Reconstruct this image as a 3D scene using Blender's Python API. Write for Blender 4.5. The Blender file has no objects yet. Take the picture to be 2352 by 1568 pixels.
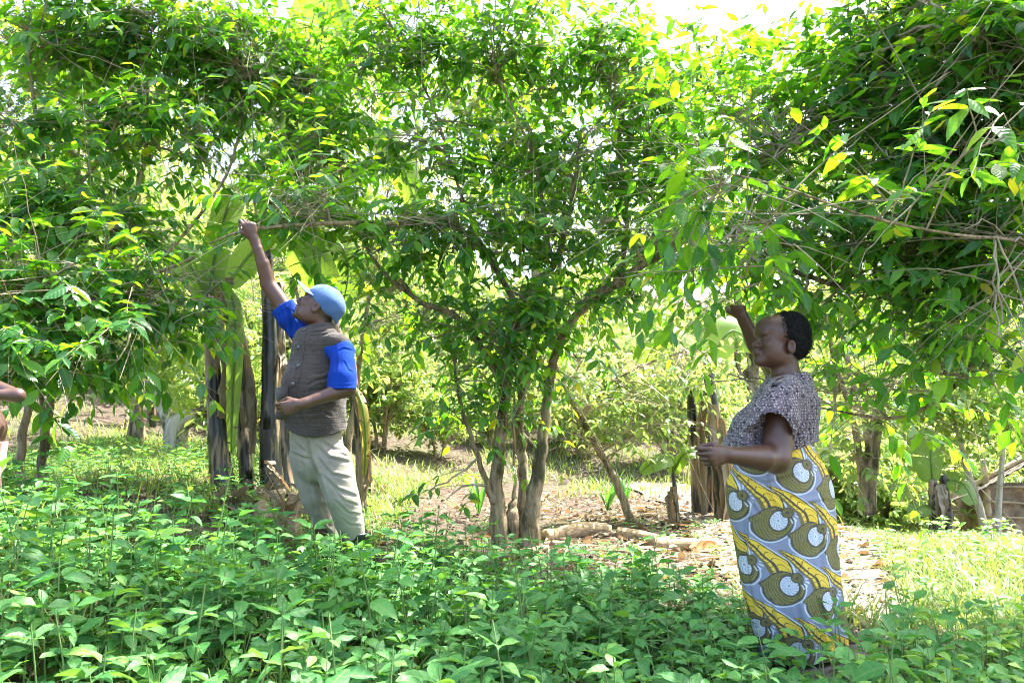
import bpy, math, random
import numpy as np
from mathutils import Vector
from mathutils.bvhtree import BVHTree

# ------------------------------------------------------------------ camera, sky, sun, exposure
scene = bpy.context.scene
COL = scene.collection
PITCH = math.radians(4.9)
CAM = np.array([0.0, 0.0, 1.15])
FPX = 1699.0                                   # focal length in pixels of a 2352 px wide picture
cam_data = bpy.data.cameras.new('camera')
cam = bpy.data.objects.new('camera', cam_data)
COL.objects.link(cam)
cam.location = CAM.tolist()
cam.rotation_euler = (math.pi / 2 + PITCH, 0, 0)
cam_data.sensor_width = 36
cam_data.lens = 36 * FPX / 2352
cam_data.clip_start = 0.05
cam_data.clip_end = 500
cam_data.dof.use_dof = True
cam_data.dof.focus_distance = 4.3
cam_data.dof.aperture_fstop = 8.0
scene.camera = cam

SUN_EL, SUN_AZ = math.radians(60), math.radians(50)     # sun stands behind the trees, a little to the right
world = bpy.data.worlds.new('World')
scene.world = world
world.use_nodes = True
wn = world.node_tree
wn.nodes.clear()
sky = wn.nodes.new('ShaderNodeTexSky')
sky.sky_type = 'NISHITA'
sky.sun_disc = False
sky.sun_elevation = SUN_EL
sky.sun_rotation = SUN_AZ
sky.air_density = 1.0
sky.dust_density = 4.0
sky.ozone_density = 1.0
bg = wn.nodes.new('ShaderNodeBackground')
bg.inputs['Strength'].default_value = 0.15
wo = wn.nodes.new('ShaderNodeOutputWorld')
wn.links.new(sky.outputs[0], bg.inputs[0])
wn.links.new(bg.outputs[0], wo.inputs[0])
sl = bpy.data.lights.new('sun', 'SUN')
sl.energy = 4.6
sl.angle = math.radians(0.5)
sl.color = (1.0, 0.97, 0.91)
sun = bpy.data.objects.new('sun', sl)
COL.objects.link(sun)
sd = Vector((math.sin(SUN_AZ) * math.cos(SUN_EL), math.cos(SUN_AZ) * math.cos(SUN_EL), math.sin(SUN_EL)))
sun.rotation_euler = sd.to_track_quat('Z', 'Y').to_euler()
scene.view_settings.view_transform = 'Standard'
scene.view_settings.look = 'None'
scene.view_settings.gamma = 1.0
scene.view_settings.exposure = 2.68
scene.view_settings.use_curve_mapping = False
scene.cycles.max_bounces = 8
scene.cycles.diffuse_bounces = 4
scene.cycles.glossy_bounces = 3
scene.cycles.transmission_bounces = 6
scene.cycles.transparent_max_bounces = 8
scene.cycles.use_denoising = True
scene.cycles.pixel_filter_type = 'BLACKMAN_HARRIS'
scene.cycles.filter_width = 1.1

# ------------------------------------------------------------------ helpers
CT, ST = math.cos(PITCH), math.sin(PITCH)
def at(px, py, Y):
    """point of the place seen at (px, py) of the 2352 px wide picture, Y metres ahead"""
    u = (px - 1176.0) / FPX
    v = (784.0 - py) / FPX
    d = np.array([u, CT - v * ST, ST + v * CT])
    return CAM + d * (Y / d[1])
def ppm(Y):
    return FPX / Y
def proj(P):
    q = np.asarray(P, float) - CAM
    dep = q[..., 1] * CT + q[..., 2] * ST
    up = -q[..., 1] * ST + q[..., 2] * CT
    return 1176 + FPX * q[..., 0] / dep, 784 - FPX * up / dep
def S(t):
    t = np.clip(t, 0, 1)
    return t * t * (3 - 2 * t)
def T(x, y):
    x = np.asarray(x, float); y = np.asarray(y, float)
    z = 0.55 * S((-x - 0.1) / 3.0) * S((y - 0.5) / 2.5)
    z = z + 0.42 * S((-x - 3.2) / 3.5) * S((y - 6.5) / 4.5)
    z = z + 0.16 * np.maximum(0, -x - 6.5) * S((y - 6) / 6)
    z = z - 1.7 * S((x - 2.2) / 3.5) * S((y - 5.4) / 6.5)
    z = z + 0.05 * S((x - 1.9 - 0.4 * (y - 4)) / 0.9) * S((y - 2.0) / 2)
    z = z + 0.165 * np.maximum(0, y - 11.0) * (y < 400)
    z = z + 0.018 * (np.sin(2.1 * x + 1.3 * y) + np.sin(3.7 * x - 2.3 * y + 1) + 0.6 * np.sin(7.1 * x + 5.3 * y))
    return z
def unit(v):
    v = np.asarray(v, float)
    return v / (np.linalg.norm(v, axis=-1, keepdims=True) + 1e-12)

def tag(o, label=None, cat=None, group=None, kind=None):
    if label: o['label'] = label
    if cat: o['category'] = cat
    if group: o['group'] = group
    if kind: o['kind'] = kind
    return o
def empty(name, loc, label=None, cat=None, group=None):
    o = bpy.data.objects.new(name, None)
    o.empty_display_size = 0.1
    o.location = [float(c) for c in loc]
    COL.objects.link(o)
    return tag(o, label, cat, group)
def link_mesh(name, me, mat, parent=None):
    o = bpy.data.objects.new(name, me)
    COL.objects.link(o)
    if mat is not None and len(me.materials) == 0:
        me.materials.append(mat)
    if parent is not None:
        o.parent = parent
        o.location = [-c for c in parent_origin(parent)]
    return o
def parent_origin(p):
    l = Vector(p.location)
    while p.parent is not None:
        p = p.parent
        l = l + Vector(p.location)
    return l
def mesh_np(name, V, faces_list, attrs=None, smooth=True):
    """V (n,3); faces_list: list of int arrays (m,k) with k corners each"""
    me = bpy.data.meshes.new(name)
    V = np.ascontiguousarray(V, dtype=np.float32)
    me.vertices.add(len(V))
    me.vertices.foreach_set('co', V.ravel())
    loops = np.concatenate([f.ravel() for f in faces_list]).astype(np.int32)
    sizes = np.concatenate([np.full(len(f), f.shape[1], np.int32) for f in faces_list])
    starts = np.concatenate([[0], np.cumsum(sizes)[:-1]]).astype(np.int32)
    me.loops.add(len(loops))
    me.loops.foreach_set('vertex_index', loops)
    me.polygons.add(len(sizes))
    me.polygons.foreach_set('loop_start', starts)
    me.polygons.foreach_set('loop_total', sizes)
    me.polygons.foreach_set('use_smooth', np.full(len(sizes), smooth, dtype=bool))
    for k, a in (attrs or {}).items():
        a = np.ascontiguousarray(a, dtype=np.float32)
        if a.ndim == 1:
            at_ = me.attributes.new(k, 'FLOAT', 'POINT'); at_.data.foreach_set('value', a)
        elif a.shape[1] == 3:
            at_ = me.attributes.new(k, 'FLOAT_VECTOR', 'POINT'); at_.data.foreach_set('vector', a.ravel())
        else:
            at_ = me.attributes.new(k, 'FLOAT_COLOR', 'POINT'); at_.data.foreach_set('color', a.ravel())
    me.update()
    me.validate()
    return me

class Geo:
    """collects pieces for one mesh"""
    def __init__(s):
        s.V = []; s.F = {}; s.A = []; s.n = 0
    def add(s, V, F, A=None):
        V = np.asarray(V, float).reshape(-1, 3)
        for f in (F if isinstance(F, (list, tuple)) else [F]):
            f = np.asarray(f, int)
            if f.size: s.F.setdefault(f.shape[1], []).append(f + s.n)
        s.V.append(V)
        if A is None: A = np.zeros((len(V), 3))
        A = np.asarray(A, float)
        if A.ndim == 1: A = np.tile(A, (len(V), 1))
        s.A.append(A)
        s.n += len(V)
    def build(s, name, mat, parent=None, smooth=True, org=None):
        V = np.concatenate(s.V)
        if org is not None: V = V - np.asarray(org)
        me = mesh_np(name, V, [np.concatenate(f) for f in s.F.values()], {'inf': np.concatenate(s.A)}, smooth)
        return link_mesh(name, me, mat, parent)

def tubes(geo, P, R, sides=6, rnd=None, cap=True, flat=None):
    """P (N,K,3), R (N,K): N tubes at once. inf = (t, angle, rnd)"""
    P = np.asarray(P, float); R = np.asarray(R, float)
    if P.ndim == 2: P = P[None]; R = R[None]
    N, K, _ = P.shape
    Tn = np.empty_like(P)
    Tn[:, 1:-1] = P[:, 2:] - P[:, :-2]
    Tn[:, 0] = P[:, 1] - P[:, 0]; Tn[:, -1] = P[:, -1] - P[:, -2]
    Tn = unit(Tn)
    mean = unit(P[:, -1] - P[:, 0])
    ref = np.where(np.abs(mean[:, 2:3]) > 0.8, np.array([[1.0, 0, 0]]), np.array([[0, 0, 1.0]]))
    ref = np.repeat(ref[:, None, :], K, 1)
    A = unit(np.cross(ref, Tn)); B = np.cross(Tn, A)
    an = np.arange(sides) / sides * 2 * np.pi
    rr = R[:, :, None, None]
    V = P[:, :, None, :] + rr * (np.cos(an)[None, None, :, None] * A[:, :, None, :] + np.sin(an)[None, None, :, None] * B[:, :, None, :])
    idx = np.arange(N * K * sides).reshape(N, K, sides)
    a = idx[:, :-1, :]; b = idx[:, 1:, :]
    F = np.stack([a, np.roll(a, -1, 2), np.roll(b, -1, 2), b], -1).reshape(-1, 4)
    if rnd is None: rnd = np.random.rand(N)
    L = np.concatenate([np.zeros((N, 1)), np.cumsum(np.linalg.norm(np.diff(P, axis=1), axis=2), 1)], 1)
    I = np.stack([np.broadcast_to(L[:, :, None], (N, K, sides)), np.broadcast_to(an[None, None], (N, K, sides)),
                  np.broadcast_to(np.asarray(rnd)[:, None, None], (N, K, sides))], -1).reshape(-1, 3)
    Fs = [F]
    if cap and sides > 3:
        Fs.append(idx[:, 0, ::-1].reshape(-1, sides)); Fs.append(idx[:, -1, :].reshape(-1, sides))
    geo.add(V.reshape(-1, 3), Fs, I)

def resample(P, K):
    P = np.asarray(P, float)
    n = len(P)
    t = np.linspace(0, n - 1, K)
    i = np.clip(t.astype(int), 0, n - 2); f = (t - i)[:, None]
    p0 = P[np.clip(i - 1, 0, n - 1)]; p1 = P[i]; p2 = P[i + 1]; p3 = P[np.clip(i + 2, 0, n - 1)]
    return 0.5 * ((2 * p1) + (-p0 + p2) * f + (2 * p0 - 5 * p1 + 4 * p2 - p3) * f ** 2 + (-p0 + 3 * p1 - 3 * p2 + p3) * f ** 3)
def pxline(pts, K=None):
    """pts: (px, py, Y, r) -> resampled points and radii"""
    W = np.array([list(at(p[0], p[1], p[2])) + [p[3]] for p in pts])
    if K is None: K = max(6, 3 * len(pts))
    Q = resample(W, K)
    return Q[:, :3], np.maximum(Q[:, 3], 0.002)

# leaf templates: list of (verts (t, s, h), tris, quads)
def leaf_template(st, wd, droop, fold, wave, seed=0):
    r = np.random.RandomState(seed)
    V = [(0, 0, 0, 0)]
    n = len(st)
    for i in range(n):
        t, w = st[i], wd[i]
        hw = wave * math.sin(5 * t * math.pi + r.rand() * 6)
        hw2 = wave * math.sin(5 * t * math.pi + r.rand() * 6)
        V += [(t, -w, -droop * t * t, 1.7 * (fold * w + hw)), (t, 0, -droop * t * t, 0), (t, w, -droop * t * t, 1.7 * (fold * w + hw2))]
    V.append((1, 0, -droop, 0))
    tr, qd = [], []
    L = lambda i, k: 1 + 3 * i + k
    tr += [(0, L(0, 1), L(0, 0)), (0, L(0, 2), L(0, 1))]
    for i in range(n - 1):
        qd += [(L(i, 0), L(i, 1), L(i + 1, 1), L(i + 1, 0)), (L(i, 1), L(i, 2), L(i + 1, 2), L(i + 1, 1))]
    e = 3 * n + 1
    tr += [(L(n - 1, 0), L(n - 1, 1), e), (L(n - 1, 1), L(n - 1, 2), e)]
    return np.array(V, float), np.array(tr), np.array(qd).reshape(-1, 4)
HI = [leaf_template([.1, .26, .45, .64, .82, .93], [.42, .85, 1, .86, .45, .16], d, f, .07, i) for i, (d, f) in enumerate([(.25, .25), (.5, .15), (.1, .4), (.75, .2), (.35, -.15)])]
MI = [leaf_template([.18, .45, .75, .92], [.68, 1, .66, .2], d, f, .06, i) for i, (d, f) in enumerate([(.25, .25), (.55, .15), (.1, .4), (.4, -.1)])]
FL = [leaf_template([.15, .4, .7, .92], [.7, 1, .8, .3], d, f, .12, i) for i, (d, f) in enumerate([(.04, .3), (.10, .5), (-.04, -.5), (.02, .9)])]
LO = [leaf_template([.3, .68], [.9, .8], d, f, 0, i) for i, (d, f) in enumerate([(.25, .3), (.5, .1), (.1, .35)])]
def leaves(geo, pos, axis, up, ln, wd, rnd, tpl=MI, seed=1):
    """place N leaves"""
    r = np.random.RandomState(seed)
    pos = np.asarray(pos, float); N = len(pos)
    if N == 0: return
    X = unit(axis); Yv = unit(np.cross(up, X)); Z = np.cross(X, Yv)
    pick = r.randint(0, len(tpl), N)
    for k, (TV, tr, qd) in enumerate(tpl):
        m = np.where(pick == k)[0]
        if len(m) == 0: continue
        l = ln[m][:, None, None]; w = wd[m][:, None, None]
        V = pos[m][:, None, :] + X[m][:, None, :] * TV[None, :, 0:1] * l + Yv[m][:, None, :] * TV[None, :, 1:2] * w + Z[m][:, None, :] * (TV[None, :, 2:3] * l * 0.6 + TV[None, :, 3:4] * w)
        nv = len(TV)
        off = (np.arange(len(m)) * nv)[:, None, None]
        I = np.empty((len(m), nv, 3)); I[..., 0] = TV[None, :, 0]; I[..., 1] = TV[None, :, 1]; I[..., 2] = rnd[m][:, None]
        Fs = [(tr[None] + off).reshape(-1, 3)]
        if len(qd): Fs.append((qd[None] + off).reshape(-1, 4))
        geo.add(V.reshape(-1, 3), Fs, I.reshape(-1, 3))

# ------------------------------------------------------------------ materials
def new_mat(name):
    m = bpy.data.materials.new(name); m.use_nodes = True
    nt = m.node_tree; nt.nodes.clear()
    out = nt.nodes.new('ShaderNodeOutputMaterial')
    return m, nt, out
def N(nt, t, **kw):
    n = nt.nodes.new(t)
    for k, v in kw.items():
        if k.startswith('i_'):
            key = k[2:]
            n.inputs[int(key) if key.isdigit() else key.replace('_', ' ')].default_value = v
        else: setattr(n, k, v)
    return n
def lk(nt, a, b): nt.links.new(a, b)
def c4(c): return (c[0], c[1], c[2], 1.0)
def ramp(nt, fac, stops):
    n = nt.nodes.new('ShaderNodeValToRGB')
    el = n.color_ramp.elements
    el[0].position, el[0].color = stops[0][0], c4(stops[0][1])
    el[1].position, el[1].color = stops[-1][0], c4(stops[-1][1])
    for p, c in stops[1:-1]:
        e = el.new(p); e.color = c4(c)
    lk(nt, fac, n.inputs[0])
    return n.outputs[0]
def bump(nt, height, strength=0.4, dist=0.01):
    b = N(nt, 'ShaderNodeBump'); b.inputs['Strength'].default_value = strength; b.inputs['Distance'].default_value = dist
    lk(nt, height, b.inputs['Height'])
    return b.outputs[0]
def noise(nt, vec=None, scale=5, detail=4, rough=0.6):
    n = N(nt, 'ShaderNodeTexNoise'); n.inputs['Scale'].default_value = scale; n.inputs['Detail'].default_value = detail; n.inputs['Roughness'].default_value = rough
    if vec is not None: lk(nt, vec, n.inputs['Vector'])
    return n.outputs['Fac']
def objco(nt, scale=(1, 1, 1)):
    tc = N(nt, 'ShaderNodeTexCoord'); mp = N(nt, 'ShaderNodeMapping')
    mp.inputs['Scale'].default_value = scale
    lk(nt, tc.outputs['Object'], mp.inputs[0])
    return mp.outputs[0]
def math_(nt, op, a, b=None, c=None):
    n = N(nt, 'ShaderNodeMath', operation=op)
    for i, v in enumerate((a, b, c)):
        if v is None: continue
        if isinstance(v, (int, float)): n.inputs[i].default_value = v
        else: lk(nt, v, n.inputs[i])
    return n.outputs[0]
def mixc(nt, fac, a, b):
    n = N(nt, 'ShaderNodeMix', data_type='RGBA')
    if isinstance(fac, (int, float)): n.inputs[0].default_value = fac
    else: lk(nt, fac, n.inputs[0])
    for i, v in ((6, a), (7, b)):
        if isinstance(v, tuple): n.inputs[i].default_value = c4(v)
        else: lk(nt, v, n.inputs[i])
    return n.outputs[2]
def leaf_mat(name, stops, trans, tf=0.4, rough=0.35, veins=True, spec=0.5, stripes=7.0, bs_=.22):
    m, nt, out = new_mat(name)
    a = N(nt, 'ShaderNodeAttribute', attribute_name='inf')
    sp = N(nt, 'ShaderNodeSeparateXYZ'); lk(nt, a.outputs['Vector'], sp.inputs[0])
    col = ramp(nt, sp.outputs[2], stops)
    nz = noise(nt, objco(nt), 22, 3)
    col = mixc(nt, math_(nt, 'MULTIPLY', nz, 0.35), col, stops[len(stops) // 2][1])
    bs = N(nt, 'ShaderNodeBsdfPrincipled')
    bs.inputs['Roughness'].default_value = rough
    bs.inputs['Specular IOR Level'].default_value = spec
    if veins:
        s_abs = math_(nt, 'ABSOLUTE', sp.outputs[1])
        rib = math_(nt, 'LESS_THAN', s_abs, 0.07)
        ph = math_(nt, 'SUBTRACT', sp.outputs[0], math_(nt, 'MULTIPLY', s_abs, 0.18))
        v = math_(nt, 'SINE', math_(nt, 'MULTIPLY', ph, 2 * math.pi * stripes))
        vein = math_(nt, 'GREATER_THAN', v, 0.9)
        f = math_(nt, 'MULTIPLY', math_(nt, 'MAXIMUM', rib, math_(nt, 'MULTIPLY', vein, 0.5)), 0.45)
        col = mixc(nt, f, col, (0.22, 0.34, 0.10))
        lk(nt, bump(nt, v, bs_, 0.004), bs.inputs['Normal'])
    lk(nt, col, bs.inputs['Base Color'])
    tr = N(nt, 'ShaderNodeBsdfTranslucent')
    tc = ramp(nt, sp.outputs[2], trans)
    lk(nt, tc, tr.inputs[0])
    mx = N(nt, 'ShaderNodeMixShader'); mx.inputs[0].default_value = tf
    lk(nt, bs.outputs[0], mx.inputs[1]); lk(nt, tr.outputs[0], mx.inputs[2]); lk(nt, mx.outputs[0], out.inputs[0])
    return m
def simple_mat(name, col, rough=0.7, nscale=None, col2=None, bmp=0, bscale=40, stretch=(1, 1, 1), spec=0.3, thr=(0.35, 0.65), sheen=0):
    m, nt, out = new_mat(name)
    bs = N(nt, 'ShaderNodeBsdfPrincipled')
    bs.inputs['Roughness'].default_value = rough
    bs.inputs['Specular IOR Level'].default_value = spec
    if sheen: bs.inputs['Sheen Weight'].default_value = sheen
    co = objco(nt, stretch)
    if col2 is not None:
        c = ramp(nt, noise(nt, co, nscale or 6, 6), [(thr[0], col), (thr[1], col2)])
        lk(nt, c, bs.inputs['Base Color'])
    else: bs.inputs['Base Color'].default_value = c4(col)
    if bmp: lk(nt, bump(nt, noise(nt, co, bscale, 6), bmp, 0.01), bs.inputs['Normal'])
    lk(nt, bs.outputs[0], out.inputs[0])
    return m

M = {}
M['leaf'] = leaf_mat('coffee_leaf', [(0, (.008, .045, .022)), (.3, (.02, .10, .034)), (.6, (.045, .17, .03)), (.88, (.11, .30, .02)), (1, (.50, .42, .02))],
                     [(0, (.10, .36, .01)), (.6, (.28, .64, .01)), (.9, (.48, .70, .01)), (1, (.72, .72, .02))], 0.5, 0.26, spec=0.5)
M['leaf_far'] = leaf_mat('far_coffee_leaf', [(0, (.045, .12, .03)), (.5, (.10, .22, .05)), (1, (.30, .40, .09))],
                     [(0, (.32, .50, .06)), (.6, (.50, .68, .12)), (1, (.72, .70, .15))], 0.45, 0.30, veins=False)  # paler than the near leaf: overexposed, hazy sunlight is put into these colours
M['weed'] = leaf_mat('weed_leaf', [(0, (.018, .095, .028)), (.4, (.045, .175, .042)), (.8, (.09, .27, .055)), (1, (.30, .48, .05))],
                     [(0, (.12, .42, .05)), (1, (.32, .58, .04))], 0.28, 0.52, stripes=4.0, spec=0.3, bs_=.12)
M['grass'] = leaf_mat('grass_blade', [(0, (.05, .13, .03)), (.6, (.12, .24, .05)), (1, (.32, .32, .12))],
                     [(0, (.2, .36, .04)), (1, (.45, .5, .08))], 0.4, 0.5, veins=False)
M['banana'] = leaf_mat('banana_leaf', [(0, (.06, .16, .03)), (.6, (.09, .21, .04)), (.85, (.35, .33, .03)), (1, (.34, .2, .06))],
                     [(0, (.28, .50, .04)), (.7, (.38, .56, .05)), (1, (.6, .45, .08))], 0.45, 0.38, stripes=34.0)
M['dry'] = leaf_mat('dry_leaf', [(0, (.055, .04, .03)), (.5, (.17, .125, .085)), (.9, (.31, .25, .18)), (.97, (.31, .25, .18)), (1, (.5, .17, .04))],
                     [(0, (.2, .1, .04)), (1, (.5, .3, .12))], 0.2, 0.6, stripes=12.0, spec=0.3)
M['twig'] = simple_mat('twig_bark', (.20, .155, .10), .8, 8, (.42, .36, .25), .3)
M['stem'] = simple_mat('green_stem', (.10, .18, .05), .6, 10, (.17, .24, .08), .2)
def bark_mat(name, pale, mid, dark):
    m, nt, out = new_mat(name)
    bs = N(nt, 'ShaderNodeBsdfPrincipled'); bs.inputs['Roughness'].default_value = .9; bs.inputs['Specular IOR Level'].default_value = .15
    fine = noise(nt, objco(nt, (26, 26, 3.0)), 1.0, 8, .7)
    big = noise(nt, objco(nt, (7, 7, 3)), 1.0, 6, .7)
    c1 = ramp(nt, fine, [(.3, dark), (.45, mid), (.62, pale)])
    c = mixc(nt, ramp(nt, big, [(.5, (0, 0, 0)), (.6, (.85, .85, .85))]), c1, (.045, .05, .02))
    lk(nt, c, bs.inputs['Base Color'])
    lk(nt, bump(nt, fine, 1.0, 0.02), bs.inputs['Normal'])
    lk(nt, bs.outputs[0], out.inputs[0])
    return m
M['bark'] = bark_mat('coffee_bark', (.42, .33, .22), (.24, .18, .11), (.07, .05, .03))
M['pale_bark'] = bark_mat('pale_bark', (.55, .5, .42), (.42, .38, .3), (.2, .17, .12))
M['berry'] = simple_mat('green_berry', (.05, .15, .03), .3, 9, (.10, .22, .05), spec=.6)
def pseudostem_mat():
    m, nt, out = new_mat('banana_pseudostem')
    bs = N(nt, 'ShaderNodeBsdfPrincipled'); bs.inputs['Specular IOR Level'].default_value = .6
    a = noise(nt, objco(nt, (22, 22, 1.1)), 1.0, 6, .65)
    b = noise(nt, objco(nt, (9, 9, 1.6)), 1.3, 5, .6)
    dark = ramp(nt, a, [(.3, (.006, .006, .008)), (.55, (.014, .014, .014)), (.66, (.08, .08, .04)), (.8, (.18, .15, .08))])
    f = ramp(nt, b, [(.50, (0, 0, 0)), (.58, (1, 1, 1))])
    c = mixc(nt, f, dark, ramp(nt, a, [(.3, (.16, .09, .05)), (.7, (.36, .27, .17))]))
    lk(nt, c, bs.inputs['Base Color'])
    lk(nt, ramp(nt, b, [(.55, (.3, .3, .3)), (.66, (.85, .85, .85))]), bs.inputs['Roughness'])
    lk(nt, bump(nt, a, .5, 0.01), bs.inputs['Normal'])
    lk(nt, bs.outputs[0], out.inputs[0])
    return m
M['pseudostem'] = pseudostem_mat()
# ------------------------------------------------------------------ ground, path
def soil_mat():
    m, nt, out = new_mat('soil')
    bs = N(nt, 'ShaderNodeBsdfPrincipled'); bs.inputs['Roughness'].default_value = .95; bs.inputs['Specular IOR Level'].default_value = .1
    co = objco(nt)
    n1 = noise(nt, co, 14, 9, .75); n2 = noise(nt, co, 1.1, 4, .6); n3 = noise(nt, co, 60, 4, .7)
    c = ramp(nt, n1, [(.3, (.03, .022, .016)), (.5, (.10, .075, .055)), (.66, (.22, .175, .135)), (.78, (.36, .31, .25))])
    g = ramp(nt, n2, [(.5, (0, 0, 0)), (.62, (1, 1, 1))])
    c = mixc(nt, math_(nt, 'MULTIPLY', g, .35), c, (.08, .13, .035))
    lk(nt, c, bs.inputs['Base Color'])
    h = math_(nt, 'ADD', n1, math_(nt, 'MULTIPLY', n3, .4))
    lk(nt, bump(nt, h, 1.0, 0.05), bs.inputs['Normal'])
    lk(nt, bs.outputs[0], out.inputs[0])
    return m
def path_mat():
    m, nt, out = new_mat('trodden_earth')
    bs = N(nt, 'ShaderNodeBsdfPrincipled'); bs.inputs['Roughness'].default_value = .95; bs.inputs['Specular IOR Level'].default_value = .1
    co = objco(nt)
    n1 = noise(nt, co, 18, 9, .75); n2 = noise(nt, co, 3, 5, .6)
    c = ramp(nt, n1, [(.28, (.08, .065, .055)), (.5, (.24, .205, .175)), (.7, (.40, .36, .32))])
    c = mixc(nt, math_(nt, 'MULTIPLY', ramp(nt, n2, [(.48, (0, 0, 0)), (.62, (1, 1, 1))]), .4), c, (.10, .14, .05))
    lk(nt, c, bs.inputs['Base Color'])
    lk(nt, bump(nt, n1, .8, 0.03), bs.inputs['Normal'])
    lk(nt, bs.outputs[0], out.inputs[0])
    return m
M['soil'] = soil_mat(); M['path'] = path_mat()
def sheet(name, xs, ys, mat, dz=0.0, warp=None):
    X, Y = np.meshgrid(xs, ys, indexing='ij')
    if warp is not None: X = warp(X, Y)
    Z = T(X, Y) + dz
    rs = np.random.RandomState(3)
    Z = Z + (rs.rand(*Z.shape) - .5) * (0.02 if dz == 0 else 0.0) * (np.abs(Y) < 30)
    V = np.stack([X, Y, Z], -1).reshape(-1, 3)
    i = np.arange(X.size).reshape(X.shape)
    F = np.stack([i[:-1, :-1], i[1:, :-1], i[1:, 1:], i[:-1, 1:]], -1).reshape(-1, 4)
    g = Geo(); g.add(V, F)
    return tag(g.build(name, mat), kind='structure')
xs = np.concatenate([-np.geomspace(400, 9, 24), np.linspace(-8.8, 9, 150), np.geomspace(9.3, 400, 24)])
ys = np.concatenate([[-60, -20, -8, -3], np.linspace(-1, 14, 130), np.geomspace(14.4, 450, 30)])
sheet('ground', xs, ys, M['soil'])
# path: from the woman's feet back to the clearing
def path_c(y): return 1.62 + 0.30 * (y - 3.4) - 0.02 * (y - 3.4) ** 2
u_ = np.linspace(-1, 1, 26); v_ = np.linspace(2.2, 11.0, 90)
sheet('path', u_, v_, M['path'], 0.022, lambda X, Y: path_c(Y) + X * (0.40 + 0.10 * (Y - 3) + 0.05 * np.sin(5 * Y)))

# ------------------------------------------------------------------ ground cover
rs = np.random.RandomState(11)
def blades(geo, xy, h, w, lean, rnd, seed=0, base=None):
    r = np.random.RandomState(seed); n = len(xy)
    z = T(xy[:, 0], xy[:, 1]) - 0.01
    p0 = np.column_stack([xy, z])
    an = r.rand(n) * 2 * np.pi
    d = np.column_stack([np.cos(an), np.sin(an), np.zeros(n)])
    side = np.column_stack([-np.sin(an), np.cos(an), np.zeros(n)])
    up = np.array([[0, 0, 1.0]])
    K = 4
    V = np.empty((n, 2 * K - 1, 3)); I = np.zeros((n, 2 * K - 1, 3))
    for k in range(K):
        t = k / (K - 1)
        c = p0 + up * (h * (t - 0.25 * lean * t * t))[:, None] + d * (h * lean * t * t)[:, None]
        ww = (w * (1 - t) ** 0.7)[:, None]
        if k < K - 1:
            V[:, 2 * k] = c - side * ww; V[:, 2 * k + 1] = c + side * ww
            I[:, 2 * k:2 * k + 2, 0] = t; I[:, 2 * k, 1] = -1; I[:, 2 * k + 1, 1] = 1
        else: V[:, 2 * k] = c; I[:, 2 * k, 0] = 1
    I[..., 2] = rnd[:, None]
    off = (np.arange(n) * (2 * K - 1))[:, None, None]
    q = np.array([(0, 1, 3, 2), (2, 3, 5, 4)]); t3 = np.array([(4, 5, 6)])
    geo.add(V.reshape(-1, 3), [(q[None] + off).reshape(-1, 4), (t3[None] + off).reshape(-1, 3)], I.reshape(-1, 3))
def vnoise(x, y, f, s):
    return (np.sin(f * x + s) * np.cos(f * .9 * y + 2 * s) + np.sin(f * .57 * y + f * .4 * x + 3 * s) + np.cos(f * 1.7 * x - f * 1.3 * y + s)) / 3
def scatter(n, x0, x1, y0, y1, keep):
    x = rs.uniform(x0, x1, n); y = rs.uniform(y0, y1, n)
    m = keep(x, y)
    return np.column_stack([x[m], y[m]])

def herb_batch(gl, gs, xy, H, leaf, tiers, seed, tpl=MI, rbase=.45):
    """upright herbs: a stem with opposite leaf pairs, bigger towards the crown"""
    r = np.random.RandomState(seed); n = len(xy)
    z = T(xy[:, 0], xy[:, 1]) - .01
    b = np.column_stack([xy, z])
    lean = (r.rand(n, 2) - .5) * .35
    K = 5
    t = np.linspace(0, 1, K)
    P = b[:, None, :] + np.concatenate([lean[:, None, :] * (H[:, None, None] * (t ** 1.5)[None, :, None]), (H[:, None] * t[None])[..., None]], -1)
    R = np.broadcast_to(0.0035 * (1 - .6 * t)[None], (n, K)) * (H[:, None] / .35)
    tubes(gs, P, R, 4, r.rand(n), cap=False)
    for k in range(tiers):
        tt = (0.30 + 0.70 * (k + .6 * r.rand(n)) / tiers).clip(0, 1)
        base = b + np.concatenate([lean * (H * tt ** 1.5)[:, None], (H * tt)[:, None]], 1)
        a0 = r.rand(n) * 6.28
        for q in range(2 if k < tiers - 1 else 4):
            an = a0 + q * (np.pi if k < tiers - 1 else np.pi / 2) + (r.rand(n) - .5) * .6
            el = (r.rand(n) - .35) * .7 + (.25 if k == tiers - 1 else -.05)
            ax = np.column_stack([np.cos(an) * np.cos(el), np.sin(an) * np.cos(el), np.sin(el)])
            up = unit(np.column_stack([(r.rand(n) - .5) * .9, (r.rand(n) - .5) * .9 - .1, np.ones(n)]))
            L = leaf * (.65 + .6 * r.rand(n)) * (1.0 if k < tiers - 1 else .85)
            pos = base + ax * 0.012
            leaves(gl, pos, ax, up, L, L * (.21 + .07 * r.rand(n)), (rbase + (r.rand(n) - .5) * .8).clip(0, 1), tpl, seed + k * 7 + q)

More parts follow.
